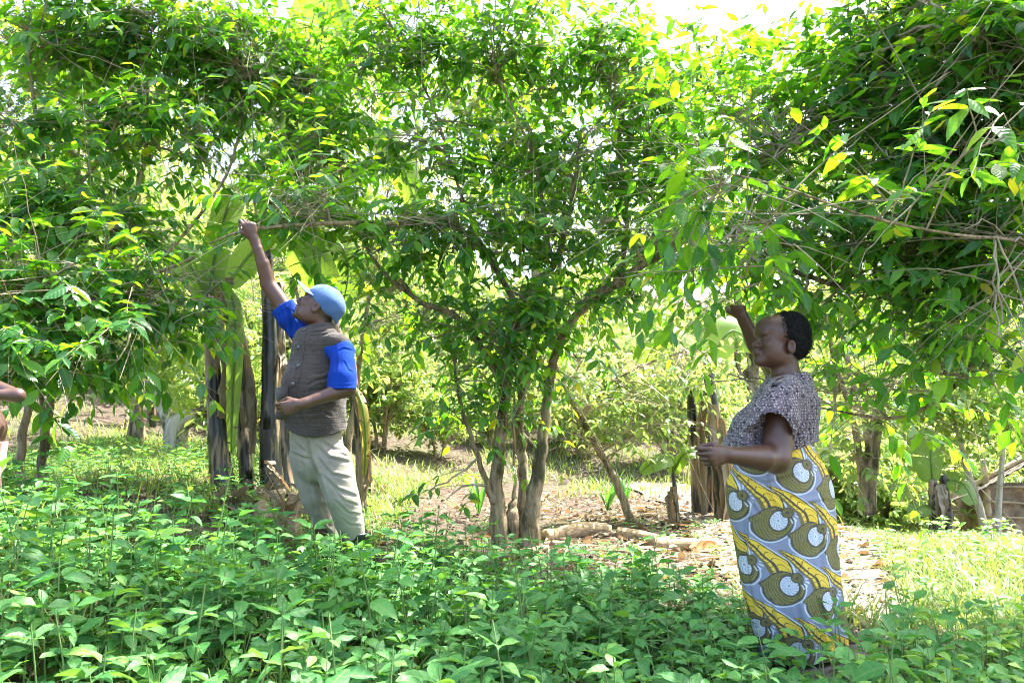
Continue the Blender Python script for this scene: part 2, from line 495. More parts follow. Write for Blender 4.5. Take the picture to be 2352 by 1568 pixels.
def in_weeds(x, y):
    edge = 1.10 + 0.18 * vnoise(x, y, 2.3, 1.0)
    far = 4.75 + 0.35 * vnoise(x, y, 2.0, 2.0) - .35 * S((x - .2) / 1.2)
    far = np.where(x < -.7, 4.3 + .3 * vnoise(x, y, 3, 4), far)
    a = (x < edge) & (y < far)
    b = (y < 2.75 + .2 * vnoise(x, y, 3, 5))
    man = np.hypot(x + .92, y - 4.12) < .16
    wom = np.hypot(x - 1.38, y - 3.45) < .26
    sparse = (x < -1.2) & (y > 3.9)
    return (a | b) & ~man & ~wom & ~(sparse & (vnoise(x, y, 5, 9) < .1))
gl, gs = Geo(), Geo()
xy = scatter(3100, -3.4, 3.2, 1.75, 5.2, lambda x, y: in_weeds(x, y) & (np.abs(x) < y * .78 + .25))
r_ = np.random.RandomState(5)
dist = xy[:, 1]
H = .17 + .24 * r_.rand(len(xy)) + .12 * (r_.rand(len(xy)) < .06) + .05 * vnoise(xy[:, 0], xy[:, 1], 2, 3)
H = H * np.where((xy[:, 0] > .9) & (dist > 2.6), .6, 1.0) * np.where((xy[:, 0] < -1.3) & (dist > 3.9), .75, 1.0)
keep = ~((xy[:, 0] > 1.15) & (r_.rand(len(xy)) < .5)); xy = xy[keep]; H = H[keep] * np.where(xy[:, 0] > 1.15, .8, 1.0)
H = H * (1 + .22 * (xy[:, 0] < .2)) * (.82 + .36 * r_.rand(len(xy)) ** 2)
big = r_.rand(len(xy)) < .17
herb_batch(gl, gs, xy[~big], H[~big] * .92, .066, 5, 21, HI, .5)
herb_batch(gl, gs, xy[big], H[big] * 1.05, .108, 4, 22, HI, .35)
w = tag(gl.build('weed_ground_cover', M['weed']), 'knee-high mass of broad-leaved green weeds covering the shaded foreground', 'weeds', kind='stuff')
tag(gs.build('weed_stems', M['stem']), 'thin green stems under the foreground weeds', 'weed stems', kind='stuff')
# low seedlings under and beyond the weeds
gl, gs = Geo(), Geo()
xy = scatter(3000, -4, 5, 2.6, 7.2, lambda x, y: (vnoise(x, y, 4.1, 7) > -.15) & (np.abs(x) < y * .75 + .2))
herb_batch(gl, gs, xy, .05 + .07 * r_.rand(len(xy)), .035, 2, 31, LO, .55)
tag(gl.build('seedling_cover', M['weed']), 'tiny green seedlings sprouting through the leaf litter', 'seedlings', kind='stuff')
# grass: bright patch on the right, patch on the left bank, thin blades in the foreground
g = Geo()
def gr_right(x, y): return x > path_c(y) + .36 + .07 * (y - 3) + .14 * vnoise(x, y, 3, 2)
xy = scatter(26000, 1.6, 7.5, 3.0, 7.0, lambda x, y: gr_right(x, y) & (x < y * .75 + .2))
n = len(xy); blades(g, xy, (.12 + .16 * r_.rand(n)) * (.85 - .40 * S((xy[:, 1] - 4.6) / 1.6)), .0035 + .004 * r_.rand(n), .3 + .8 * r_.rand(n), (.35 + .6 * r_.rand(n)), 1)
xy = scatter(15000, -5.2, -1.0, 4.9, 9.6, lambda x, y: (vnoise(x, y, 1.7, 3) > -.45) & (x > -y * .75))
n = len(xy); blades(g, xy, .08 + .13 * r_.rand(n), .003 + .004 * r_.rand(n), .3 + .9 * r_.rand(n), .3 + .6 * r_.rand(n), 2)
xy = scatter(26000, -7, 12, 7.6, 20, lambda x, y: (vnoise(x, y, 1.2, 6) > -.12) & ((y > 9.0) | (np.abs(x - .8) > 1.6)))
n = len(xy); blades(g, xy, .10 + .15 * r_.rand(n), .006 + .006 * r_.rand(n), .3 + .9 * r_.rand(n), .4 + .6 * r_.rand(n), 3)
xy = scatter(4200, -2.4, 2.6, 1.9, 4.2, lambda x, y: (vnoise(x, y, 3, 8) > .0) & (np.hypot(x - 1.38, y - 3.45) > .3))
n = len(xy); blades(g, xy, .16 + .24 * r_.rand(n), .003 + .0035 * r_.rand(n), .4 + 1.0 * r_.rand(n), .2 + .8 * r_.rand(n), 4)
tag(g.build('grass', M['grass']), 'fine bright green grass growing in patches beside the path', 'grass', kind='stuff')
# broad leaved herbs inside the right-hand grass and on the left bank
gl, gs = Geo(), Geo()
xy = scatter(420, 1.7, 5.5, 3.0, 6.2, lambda x, y: gr_right(x, y) & (x < y * .75 + .2))
herb_batch(gl, gs, xy, .10 + .16 * r_.rand(len(xy)), .062, 3, 41, MI, .8)
xy = scatter(420, -4.6, -1.2, 4.8, 8.2, lambda x, y: (vnoise(x, y, 2.1, 3) > -.2))
herb_batch(gl, gs, xy, .10 + .18 * r_.rand(len(xy)), .06, 4, 42, MI, .75)
xy = scatter(260, 1.2, 3.0, 2.2, 3.25, lambda x, y: (np.hypot(x - 1.38, y - 3.45) > .3))
herb_batch(gl, gs, xy, .18 + .2 * r_.rand(len(xy)), .075, 4, 43, HI, .7)
tag(gl.build('herb_cover', M['weed']), 'yellow-green leafy herbs mixed into the grass patches', 'herbs', kind='stuff')
tag(gs.build('herb_stems', M['stem']), 'short green stems of the herbs in the grass', 'herb stems', kind='stuff')
# dead leaf litter on soil and path
g = Geo()
xy = scatter(15000, -3.6, 5.5, 2.8, 9.5, lambda x, y: (np.abs(x) < y * .75 + .2) & ~(gr_right(x, y)) & (rs.rand(len(x)) < np.where((x > .2), .9, .35)))
n = len(xy); an = rs.rand(n) * 6.28
ax = np.column_stack([np.cos(an), np.sin(an), (rs.rand(n) - .4) * .5])
up = unit(np.column_stack([(rs.rand(n) - .5) * 1.2, (rs.rand(n) - .5) * 1.2, np.ones(n)]))
L = .022 + .06 * rs.rand(n) ** 2
leaves(g, np.column_stack([xy, T(xy[:, 0], xy[:, 1]) + .026 + .01 * rs.rand(n)]), ax, up, L, L * (.15 + .25 * rs.rand(n)), rs.rand(n) * .93, FL, 8)
# long dry banana-fibre shreds around the logs
xy = scatter(420, .2, 3.0, 4.9, 8.2, lambda x, y: x > 0)
n = len(xy); an = rs.normal(.15, .5, n)
ax = np.column_stack([np.cos(an), np.sin(an), (rs.rand(n) - .45) * .12])
up = unit(np.column_stack([(rs.rand(n) - .5) * 1.5, (rs.rand(n) - .5) * 1.5, np.ones(n)]))
L = .10 + .26 * rs.rand(n)
leaves(g, np.column_stack([xy, T(xy[:, 0], xy[:, 1]) + .035]), ax, up, L, .005 + .010 * rs.rand(n), .4 + rs.rand(n) * .52, FL, 9)
tag(g.build('leaf_litter', M['dry']), 'brown and tan dead leaves scattered over the soil and path', 'leaf litter', kind='stuff')
# clods of earth
g = Geo()
def ico(sub=1):
    import bmesh
    bm = bmesh.new(); bmesh.ops.create_icosphere(bm, subdivisions=sub, radius=1)
    V = np.array([v.co[:] for v in bm.verts]); F = np.array([[v.index for v in f.verts] for f in bm.faces]); bm.free()
    return V, F
IV1, IF1 = ico(1); IV2, IF2 = ico(2); IV3, IF3 = ico(3)
xy = scatter(1500, -3.2, 4.2, 2.9, 8.5, lambda x, y: ~gr_right(x, y))
for p in xy:
    s = .006 + .022 * rs.rand() ** 3
    V = IV1 * (s * (.6 + .7 * rs.rand(3)))[None] * (1 + .25 * (rs.rand(len(IV1), 1) - .5)) + [p[0], p[1], float(T(p[0], p[1])) + .024]
    g.add(V, IF1)
tag(g.build('earth_clods', M['soil'], smooth=False), 'small crumbs and clods of dark earth on the ground', 'clods', kind='stuff')
# ------------------------------------------------------------------ coffee trees
def clear(P, sil=((1724, 1945, 700, 1520, 3.75), (1640, 1724, 890, 1520, 3.7), (590, 850, 630, 1420, 4.3), (540, 700, 480, 760, 4.3), (1678, 1760, 672, 800, 3.9))):
    """twigs that would poke through a person's space are pruned away"""
    P3 = P.reshape(len(P), -1, 3); X, Y = proj(P3); ok = np.ones(len(P), bool)
    for a, b, c, d, yy in sil:
        ok &= ~((X > a) & (X < b) & (Y > c) & (Y < d) & (P3[..., 1] < yy)).any(1)
    return ok
def coffee_tree(label, base_px, limbs, blobs, seed, leaf=.125, tpl=MI, mat='leaf', name='coffee_tree', berries=0, twig_r=.0035,
                bark='bark', per=9, knot=True, group=None, lsc=1.0):
    """limbs: px polylines (px,py,Y,r); blobs: (px,py,Y, rx px, rz px, ry m, twigs[, bare])"""
    r = np.random.RandomState(seed)
    b = at(*base_px)
    b[2] = float(T(b[0], b[1]))
    root = empty(name, b, label, 'tree', group)
    gt = Geo(); pts = []; rad = []
    for i, lb in enumerate(limbs):
        P, R = pxline(lb)
        if R[0] > .03:
            K = len(P)
            P = resample(P, K * 3); R = np.interp(np.linspace(0, 1, K * 3), np.linspace(0, 1, K), R)
            P = P + .006 * np.column_stack([np.sin(np.arange(K * 3) * 1.1 + i), np.cos(np.arange(K * 3) * .9 + i), np.zeros(K * 3)])
            R = R * (1 + .10 * np.sin(np.arange(K * 3) * 1.7 + i) * r.rand(K * 3))
            if abs(P[0][2] - T(P[0][0], P[0][1])) < .35:      # stands on the ground
                P[0][2] = float(T(P[0][0], P[0][1])) - .06; R[0] *= 1.25; R[1] *= 1.12
        tubes(gt, P, R, 10 if R[0] > .03 else 6)
        pts.append(P[len(P) // 4:]); rad.append(R[len(P) // 4:])
    LP = np.concatenate(pts); LR = np.concatenate(rad)
    gt.build('trunk', M[bark], root)
    gb = Geo(); gl = Geo(); gf = Geo()
    for bl in blobs:
        px, py, Y, rx, rz, ry, nt_ = bl[:7]
        bare = bl[7] if len(bl) > 7 else .35
        c = at(px, py, Y); s = ppm(Y); rad3 = np.array([rx / s, ry, rz / s])
        nb = max(2, nt_ // 12)
        # secondary branches
        tgt = c + (r.rand(nb, 3) * 2 - 1) * rad3 * .75
        BP = np.empty((nb, 8, 3)); BR = np.empty((nb, 8))
        for i in range(nb):
            d = np.linalg.norm(LP - tgt[i], axis=1) * (1 + .25 * r.rand(len(LP)))
            j = int(np.argmin(d)); s0 = LP[j]; e = tgt[i]
            mid = (s0 + e) / 2 + (r.rand(3) - .5) * .25 * np.linalg.norm(e - s0) + np.array([0, 0, .10 * np.linalg.norm(e - s0)])
            t = np.linspace(0, 1, 8)[:, None]
            BP[i] = (1 - t) ** 2 * s0 + 2 * t * (1 - t) * mid + t * t * e + (r.rand(8, 3) - .5) * .02
            BR[i] = np.linspace(min(LR[j] * .7, .013), .0045, 8)
        okb = clear(BP)
        if okb.any(): tubes(gb, BP[okb], BR[okb], 5, cap=False)
        # twigs
        q = r.randint(0, nb, nt_); w = r.randint(2, 8, nt_)
        s0 = BP[q, w]
        goal = c + unit(r.normal(size=(nt_, 3))) * (r.rand(nt_, 1) ** .4) * rad3
        dvec = unit(goal - s0 + np.array([0, 0, .05])) * .6 + unit(r.normal(size=(nt_, 3)) * [1, 1, .55]) * .6
        dvec = unit(dvec)
        Lt = (.28 + .5 * r.rand(nt_)) * (.8 if Y < 4 else 1.0) * lsc
        K = 7; t = np.linspace(0, 1, K)
        sag = -.22 * r.rand(nt_)
        P = s0[:, None, :] + dvec[:, None, :] * (Lt[:, None] * t[None])[..., None]
        P[..., 2] += (sag * Lt)[:, None] * (t ** 2)[None] + .05 * Lt[:, None] * np.sin(t * 3)[None]
        P += (r.rand(nt_, K, 3) - .5) * .018 * t[None, :, None]
        R = twig_r * (1 - .65 * t)[None] * (.7 + .6 * r.rand(nt_, 1))
        okt = clear(P)
        if okt.any(): tubes(gb, P[okt], R[okt], 3, cap=False)
        # bare criss-crossing twigs
        nb2 = int(nt_ * .45); q2 = r.randint(0, nb, nb2); w2 = r.randint(1, 8, nb2)
        d2 = unit(r.normal(size=(nb2, 3)) * [1, 1, .6]); L2 = (.35 + .7 * r.rand(nb2)) * lsc
        PB = BP[q2, w2][:, None, :] + d2[:, None, :] * (L2[:, None] * t[None])[..., None]
        PB[..., 2] -= (.25 * r.rand(nb2) * L2)[:, None] * (t ** 2)[None]
        PB += (r.rand(nb2, K, 3) - .5) * .03 * t[None, :, None]
        RB = twig_r * .95 * (1 - .7 * t)[None] * (.6 + .7 * r.rand(nb2, 1)); okp = clear(PB)
        if okp.any(): tubes(gb, PB[okp], RB[okp], 3, cap=False)
        # leaves in opposite pairs along the outer part
        npair = max(2, per // 2)
        isb = r.rand(nt_) < bare * .5
        for k in range(npair):
            tt = 1 - (k / npair) * (1 - bare) * (.75 + .3 * r.rand(nt_))
            tt = tt.clip(.05, 1)
            f = tt * (K - 1); i0 = np.clip(f.astype(int), 0, K - 2); ff = (f - i0)[:, None]
            ar = np.arange(nt_)
            pos = P[ar, i0] * (1 - ff) + P[ar, i0 + 1] * ff
            tan = unit(P[ar, i0 + 1] - P[ar, i0])
            side = unit(np.cross(tan, np.array([0, 0, 1.0]) + (r.rand(nt_, 3) - .5) * .8))
            for sg in (-1, 1):
                m = (r.rand(nt_) < .86) & ~isb & clear(pos) & okt
                ax = side * sg * (.75 + .2 * r.rand(nt_, 1)) + tan * (.35 + .4 * (k == 0) + .3 * r.rand(nt_, 1)) + np.array([0, 0, -1.0]) * (.05 + .75 * r.rand(nt_, 1) ** 1.3)
                up = unit(np.array([0, 0, 1.0]) + (r.rand(nt_, 3) - .5) * 1.0 + .25 * tan)
                L = leaf * (.6 + .6 * r.rand(nt_)) * (1 - .25 * (k == 0))
                rn = (r.beta(1.2, 1.7, nt_) * .95 + (k == 0) * .12 + (r.rand(nt_) < .006) * .6).clip(0, 1)
                leaves(gl, pos[m], ax[m], up[m], L[m], (L * (.18 + .06 * r.rand(nt_)))[m], rn[m], tpl, seed * 13 + k * 3 + sg)
        if berries:
            sel = np.where(r.rand(nt_) < berries)[0]
            for i in sel:
                for t0 in (.35, .5, .65)[:r.randint(1, 4)]:
                    p = P[i, int(t0 * (K - 1))]
                    for _ in range(r.randint(3, 8)):
                        gf.add(IV1 * (.0075 + .002 * r.rand()) + p + (r.rand(3) - .5) * [.035, .035, .03], IF1, [0, 0, r.rand()])
    gb.build('branches', M['twig'], root)
    gl.build('crown', M[mat], root)
    if berries and gf.n:
        tag(gf.build('berries', M['berry'], root), kind='stuff')
    return root

central = coffee_tree('many-stemmed coffee tree with mossy trunks standing between the man and the woman', (1190, 1262, 6.0),
    [[(1152, 1262, 6.0, .085), (1140, 1110, 6.0, .058), (1154, 963, 6.0, .05), (1173, 812, 5.95, .043), (1191, 707, 5.9, .036), (1228, 652, 5.9, .03), (1273, 606, 5.9, .026), (1310, 480, 5.9, .02), (1330, 330, 5.9, .014)],
     [(1170, 1262, 6.05, .08), (1175, 1180, 6.05, .05), (1182, 1120, 6.1, .014), (1180, 960, 6.15, .012), (1186, 830, 6.2, .008)],
     [(1208, 1262, 6.1, .07), (1203, 1123, 6.15, .048), (1198, 1032, 6.2, .043), (1191, 954, 6.2, .038), (1209, 872, 6.2, .033), (1240, 760, 6.3, .028), (1280, 640, 6.4, .02), (1300, 400, 6.5, .015)],
     [(1217, 1270, 5.95, .082), (1222, 1169, 5.95, .072), (1241, 1055, 5.95, .05), (1255, 940, 5.95, .042), (1268, 849, 5.95, .038), (1287, 780, 5.9, .034), (1319, 730, 5.85, .034), (1374, 675, 5.8, .036), (1424, 647, 5.75, .036), (1479, 606, 5.7, .032), (1560, 560, 5.6, .028), (1620, 440, 5.6, .018)],
     [(1135, 1150, 5.95, .032), (1127, 1137, 5.95, .028), (1095, 1041, 5.9, .022), (1062, 940, 5.85, .016), (1045, 849, 5.8, .012), (1035, 760, 5.8, .008)],
     [(1165, 900, 6.0, .035), (1125, 830, 5.95, .032), (1085, 770, 5.9, .028), (1040, 722, 5.85, .026), (960, 690, 5.8, .022), (920, 640, 5.8, .014)],
     [(1191, 707, 5.9, .026), (1163, 660, 5.9, .024), (1136, 615, 5.85, .022), (1100, 560, 5.8, .02), (1040, 520, 5.7, .018), (940, 514, 5.4, .017), (820, 512, 5.15, .016), (700, 516, 5.0, .014), (560, 530, 4.95, .01), (480, 560, 4.9, .006)],
     [(1100, 560, 5.8, .018), (1050, 420, 5.9, .014), (1000, 260, 6.0, .011), (940, 130, 6.1, .008)],
     [(1273, 606, 5.9, .02), (1250, 520, 5.9, .018), (1238, 400, 5.9, .014), (1200, 300, 5.9, .012), (1140, 170, 6.0, .008)],
     [(1424, 647, 5.75, .024), (1440, 500, 5.8, .016), (1420, 330, 5.9, .012), (1400, 180, 6, .008)],
     [(960, 690, 5.8, .018), (860, 600, 5.9, .015), (780, 420, 6.0, .012), (700, 250, 6.1, .009)]],
    [(980, 110, 6.2, 230, 120, .9, 189, .2), (1290, 160, 6.2, 240, 130, .9, 213, .15), (1560, 270, 6.0, 200, 110, .8, 172, .2), (1400, 80, 6.1, 140, 70, .6, 74, .2), (1180, 340, 6.0, 300, 120, .9, 213, .3),
     (1480, 410, 5.9, 220, 110, .8, 156, .3), (800, 330, 6.0, 220, 140, .8, 180, .35), (730, 130, 6.3, 220, 130, .8, 189, .2), (700, 490, 5.2, 190, 70, .5, 123, .6), (930, 540, 5.6, 190, 80, .6, 123, .55),
     (1230, 540, 5.8, 260, 100, .8, 164, .5), (1500, 560, 5.7, 170, 90, .6, 98, .5), (1180, 785, 5.8, 85, 110, .3, 82, .2), (1040, 730, 5.9, 120, 80, .5, 66, .4), (1390, 700, 5.8, 110, 60, .5, 55, .5),
     (1095, 950, 5.85, 55, 95, .25, 32, .2), (1165, 930, 6.0, 40, 60, .2, 16, .2), (900, -160, 6.0, 380, 120, 1.0, 82, .2), (1250, -150, 6.0, 200, 90, 1.0, 50, .2),  (560, 60, 6.1, 120, 90, .6, 66, .2), (480, 300, 6.1, 70, 70, .5, 26, .4), (1235, 720, 5.8, 100, 90, .4, 74, .3), (1010, 1125, 5.7, 35, 25, .2, 4, .2), (850, 660, 5.9, 90, 60, .4, 40, .5)],
    101, berries=.30, per=9)
tree_left = coffee_tree('leafy coffee tree with several thin stems at the left edge behind the child', (85, 1150, 5.0),
    [[(95, 1180, 5.0, .035), (98, 1060, 5.0, .03), (115, 930, 5.0, .026), (150, 800, 5.0, .022), (200, 700, 5.0, .02), (330, 640, 5.0, .016), (450, 590, 5.0, .01)],
     [(60, 1180, 5.1, .04), (45, 1060, 5.1, .03), (70, 900, 5.1, .025), (90, 700, 5.1, .022), (110, 480, 5.2, .018), (80, 260, 5.3, .014), (60, 60, 5.4, .01)],
     [(80, 1180, 5.0, .025), (100, 1000, 4.95, .018), (90, 880, 4.9, .014), (60, 760, 4.7, .01), (40, 660, 4.5, .007)],
     [(150, 800, 5.0, .018), (260, 560, 5.2, .016), (330, 380, 5.4, .013), (340, 200, 5.6, .010), (350, 40, 5.7, .007)],
     [(330, 640, 5.0, .014), (470, 480, 5.4, .012), (540, 350, 5.6, .01), (560, 160, 5.8, .007)],
     [(110, 480, 5.2, .014), (220, 380, 5.2, .012), (300, 200, 5.3, .009)]],
    [(90, 80, 5.4, 190, 110, .7, 150, .25), (350, 90, 5.7, 190, 110, .7, 170, .25), (560, 190, 5.8, 130, 130, .6, 110, .35), (90, 290, 5.2, 170, 90, .6, 90, .4), (330, 280, 5.4, 170, 100, .6, 100, .5),
     (90, 500, 4.9, 180, 110, .6, 150, .3), (330, 540, 5.2, 170, 80, .5, 80, .55), (100, 690, 4.5, 170, 90, .5, 110, .25), (330, 700, 4.9, 140, 90, .5, 80, .4), (110, 850, 4.3, 130, 80, .4, 60, .2), (220, 790, 4.4, 110, 90, .4, 50, .25),
     (430, 760, 5.0, 90, 90, .4, 30, .5), (200, -200, 5.3, 300, 130, .9, 80, .2), (460, 60, 5.6, 110, 110, .5, 80, .25), (470, 330, 5.5, 60, 60, .4, 20, .6)],
    102, leaf=.135, tpl=HI, berries=.22, per=8)
tree_right = coffee_tree('dark overhanging coffee tree whose branches fill the right side above the woman', (2560, 1500, 4.4),
    [[(2560, 1500, 4.4, .09), (2560, 1200, 4.4, .07), (2520, 900, 4.3, .055), (2440, 650, 4.1, .045), (2380, 420, 3.9, .035), (2300, 200, 3.7, .025), (2180, 60, 3.6, .018)],
     [(2520, 900, 4.3, .04), (2400, 690, 4.1, .028), (2250, 600, 4.0, .022), (2120, 640, 4.1, .02), (1950, 660, 4.2, .017), (1780, 600, 4.2, .012), (1690, 520, 4.0, .008)],
     [(2440, 650, 4.1, .03), (2300, 420, 3.9, .022), (2130, 380, 4.0, .018), (1950, 330, 4.1, .014), (1800, 330, 4.2, .009)],
     [(2500, 980, 4.2, .025), (2300, 800, 3.9, .016), (2180, 900, 4.0, .013), (2060, 960, 4.1, .01), (1880, 935, 4.2, .006)],
     [(2440, 650, 4.1, .03), (2480, 100, 4.2, .03), (2300, -260, 4.3, .028), (1900, -330, 4.3, .024), (1400, -340, 4.2, .018), (900, -350, 3.9, .010)],  # unseen limb above the view, added to carry foliage that shades the foreground
     [(2300, 420, 3.9, .015), (2050, 220, 4.2, .012), (1950, 100, 4.4, .008)],
     [(2440, 650, 4.1, .014), (2350, 560, 3.4, .008), (2200, 540, 3.1, .006), (2000, 500, 3.0, .005), (1800, 430, 3.0, .005), (1680, 400, 3.0, .004)]],
    [(1000, -340, 3.7, 330, 90, .7, 110, .2), (1400, -330, 4.3, 330, 100, .8, 130, .2), (1650, -280, 5.0, 250, 80, .7, 80, .2), (2250, -200, 3.8, 300, 130, .9, 110, .2), (1950, -420, 4.0, 260, 120, .8, 110, .2), (2500, 150, 3.6, 200, 300, 1.0, 200, .2), (2330, 20, 3.4, 70, 90, .4, 40, .15), (2080, 120, 4.2, 150, 110, .6, 120, .15), (2290, 130, 3.8, 130, 140, .7, 110, .2), (1900, 260, 4.3, 140, 80, .5, 80, .2), (2080, 330, 4.0, 170, 90, .6, 120, .25), (2280, 380, 3.7, 150, 130, .6, 130, .3),  # leading clumps, out of view overhead, are added to shade foreground and man
     (1760, 370, 4.3, 110, 80, .5, 60, .3), (1830, 520, 4.2, 160, 90, .5, 90, .45), (2050, 560, 4.0, 170, 90, .5, 100, .4), (2280, 620, 3.8, 140, 120, .5, 110, .45), (1680, 640, 4.0, 70, 60, .3, 20, .5), (1690, 610, 3.45, 80, 45, .2, 20, .3), (1640, 760, 3.5, 40, 90, .15, 10, .3), (1600, 640, 3.6, 50, 60, .2, 10, .3), (1700, 860, 3.75, 30, 50, .1, 6, .3),
     (2000, 730, 4.2, 150, 60, .5, 36, .5), (2200, 810, 3.9, 140, 80, .5, 60, .35), (1940, 880, 4.2, 120, 50, .4, 22, .4), (2120, 930, 4.3, 150, 40, .4, 22, .4), (2320, 900, 3.4, 50, 50, .3, 10, .3),
     (1635, 450, 3.0, 55, 75, .14, 16, .05), (2290, 260, 2.8, 110, 160, .3, 8, .1), (2080, 430, 3.0, 130, 90, .3, 8, .1), (1720, 250, 4.6, 110, 40, .5, 40, .2), (1560, 170, 5.2, 120, 50, .5, 40, .2), (1960, 130, 4.4, 90, 90, .5, 60, .2), (1800, 690, 3.95, 60, 60, .2, 12, .3), (2250, 760, 3.2, 110, 90, .3, 12, .3), (2200, 200, 3.9, 200, 160, .7, 50, .2), (2150, 520, 3.9, 200, 100, .6, 80, .3)],
    103, leaf=.125, tpl=HI, berries=.15, per=8)
# hanging sprays in front of the woman
tree_lean = coffee_tree('sunlit coffee tree leaning left beyond the dry banana logs', (1466, 1238, 7.3),
    [[(1466, 1238, 7.3, .05), (1440, 1170, 7.3, .042), (1405, 1085, 7.3, .038), (1365, 1015, 7.3, .035), (1335, 960, 7.3, .03), (1300, 900, 7.3, .024), (1270, 820, 7.3, .016)],
     [(1335, 960, 7.3, .022), (1400, 880, 7.3, .018), (1500, 830, 7.4, .014), (1600, 800, 7.4, .008)],
     [(1300, 900, 7.3, .016), (1340, 820, 7.3, .01), (1380, 740, 7.3, .006)]],
    [(1400, 900, 7.3, 160, 70, .8, 150, .35), (1560, 870, 7.5, 140, 80, .8, 110, .35), (1290, 880, 7.3, 80, 80, .5, 60, .3), (1480, 980, 7.3, 130, 40, .5, 40, .3), (1400, 1000, 7.2, 60, 40, .3, 16, .2)],
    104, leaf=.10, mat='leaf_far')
# second row behind: tall coffee trees closing the canopy
for k, (x, y, Y, lab) in enumerate([(300, 1060, 9.0, 'tall coffee tree behind the grassy bank, left of the black banana stems'), (760, 1140, 8.6, 'tall coffee tree hidden behind the man and the banana stems'),
                                    (1010, 1170, 10.2, 'coffee tree in the sun far behind the central tree, left of its trunks'), (1560, 1150, 9.4, 'coffee tree behind the banana clump left of the woman'),
                                    (1980, 1180, 9.2, 'tall coffee tree in the sun right behind the woman')]):
    r9 = np.random.RandomState(500 + k)
    top = 430 if k != 2 else 560
    lim = []
    for j in range(4):
        tx = x + r9.uniform(-190, 190)
        lim.append([(x + 8 * j, y, Y, .06), (x + 8 * j + (tx - x) * .2, y - 200, Y, .04), (x + (tx - x) * .6, y - 400, Y + r9.uniform(-.4, .4), .025), (tx, top, Y + r9.uniform(-.6, .6), .01)])
    if k == 0: bl = [(250, 420, Y, 260, 120, 1.0, 110, .3), (480, 520, Y, 160, 80, 1.0, 50, .4), (200, 660, Y, 220, 90, 1, 80, .3), (400, 760, Y, 140, 60, .8, 36, .3), (260, 200, Y, 260, 110, 1.0, 100, .3)]
    elif k == 1: bl = [(700, 360, Y, 200, 110, 1, 110, .3), (880, 600, Y, 170, 90, 1, 110, .3), (900, 790, Y, 110, 80, .8, 70, .3), (700, 170, Y, 230, 110, 1, 110, .3), (1000, 420, Y, 170, 110, 1, 110, .3)]
    elif k == 2: bl = [(1000, 800, Y, 100, 40, .8, 40, .3), (1190, 480, Y, 230, 120, 1, 130, .3), (1150, 650, Y, 170, 90, 1, 60, .3), (1060, 220, Y, 250, 120, 1, 130, .3)]
    elif k == 3: bl = [(1500, 400, Y, 220, 120, 1, 130, .3), (1600, 620, Y, 130, 80, .9, 60, .3), (1620, 800, Y, 110, 90, .8, 70, .3), (1700, 450, Y, 160, 100, 1, 90, .3)]
    else: bl = [(2000, 560, Y, 230, 110, 1, 130, .3), (2230, 700, Y, 150, 120, 1, 110, .3), (2180, 940, Y, 160, 70, .8, 110, .3), (1950, 960, Y, 90, 60, .8, 50, .3), (2280, 400, Y, 160, 200, 1, 130, .3), (1980, 1060, Y, 90, 50, .6, 50, .3)]
    if k in (2, 3): continue
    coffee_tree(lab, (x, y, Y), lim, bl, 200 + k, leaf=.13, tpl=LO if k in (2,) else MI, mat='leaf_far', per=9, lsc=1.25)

# tall sunlit trees closing the view behind the coffee
for k, (x, y, Y, bl, lab) in enumerate([
    (230, 1000, 18.0, [(150, 500, 18.0, 260, 150, 2.2, 190, .2), (330, 250, 18.0, 300, 160, 2.2, 230, .2), (80, 150, 18.0, 200, 180, 2.2, 150, .2), (330, 740, 18.0, 280, 90, 1.8, 150, .2)], 'tall leafy tree beyond the left bank, filling the gaps behind the child'),
    (700, 1040, 18.0, [(720, 500, 18.0, 240, 140, 2.2, 200, .2), (800, 240, 18.0, 280, 150, 2.2, 220, .2), (780, 760, 18.0, 200, 80, 1.8, 130, .2), (600, 640, 12.6, 120, 70, 1.8, 60, .2)], 'tall leafy tree far behind the man'),
    (1240, 1060, 18.0, [(1230, 480, 18.0, 260, 140, 2.2, 200, .2), (1150, 240, 18.0, 240, 130, 2.2, 170, .2), (1180, 740, 18.0, 200, 70, 1.8, 110, .2), (1480, 560, 18.0, 140, 110, 1.8, 100, .2)], 'tall leafy tree far behind the central coffee tree'),
    (1720, 1060, 18.0, [(1640, 520, 18.0, 240, 140, 2.2, 190, .2), (1850, 420, 18.0, 220, 130, 2.2, 170, .2), (1680, 740, 18.0, 150, 70, 1.8, 90, .2)], 'tall leafy tree far behind the woman\'s raised hand'),
    (2200, 1100, 18.0, [(2100, 380, 18.0, 280, 150, 2.2, 210, .2), (2280, 560, 18.0, 220, 170, 2.2, 200, .2), (2200, 880, 18.0, 230, 90, 1.8, 170, .2), (2020, 720, 18.0, 120, 50, 1.0, 40, .2)], 'tall leafy tree standing beyond the mud hut')]):
    r9 = np.random.RandomState(700 + k)
    lim = [[(x, y, Y, .16), (x + 10, y - 200, Y, .12), (b_[0] * .5 + x * .5, b_[1] + 120, Y, .07), (b_[0], b_[1], Y, .03)] for b_ in bl]
    coffee_tree(lab, (x, y, Y), lim, bl, 900 + k, leaf=.32, tpl=LO, mat='leaf_far', per=9, lsc=3.0, name='shade_tree', twig_r=.008)

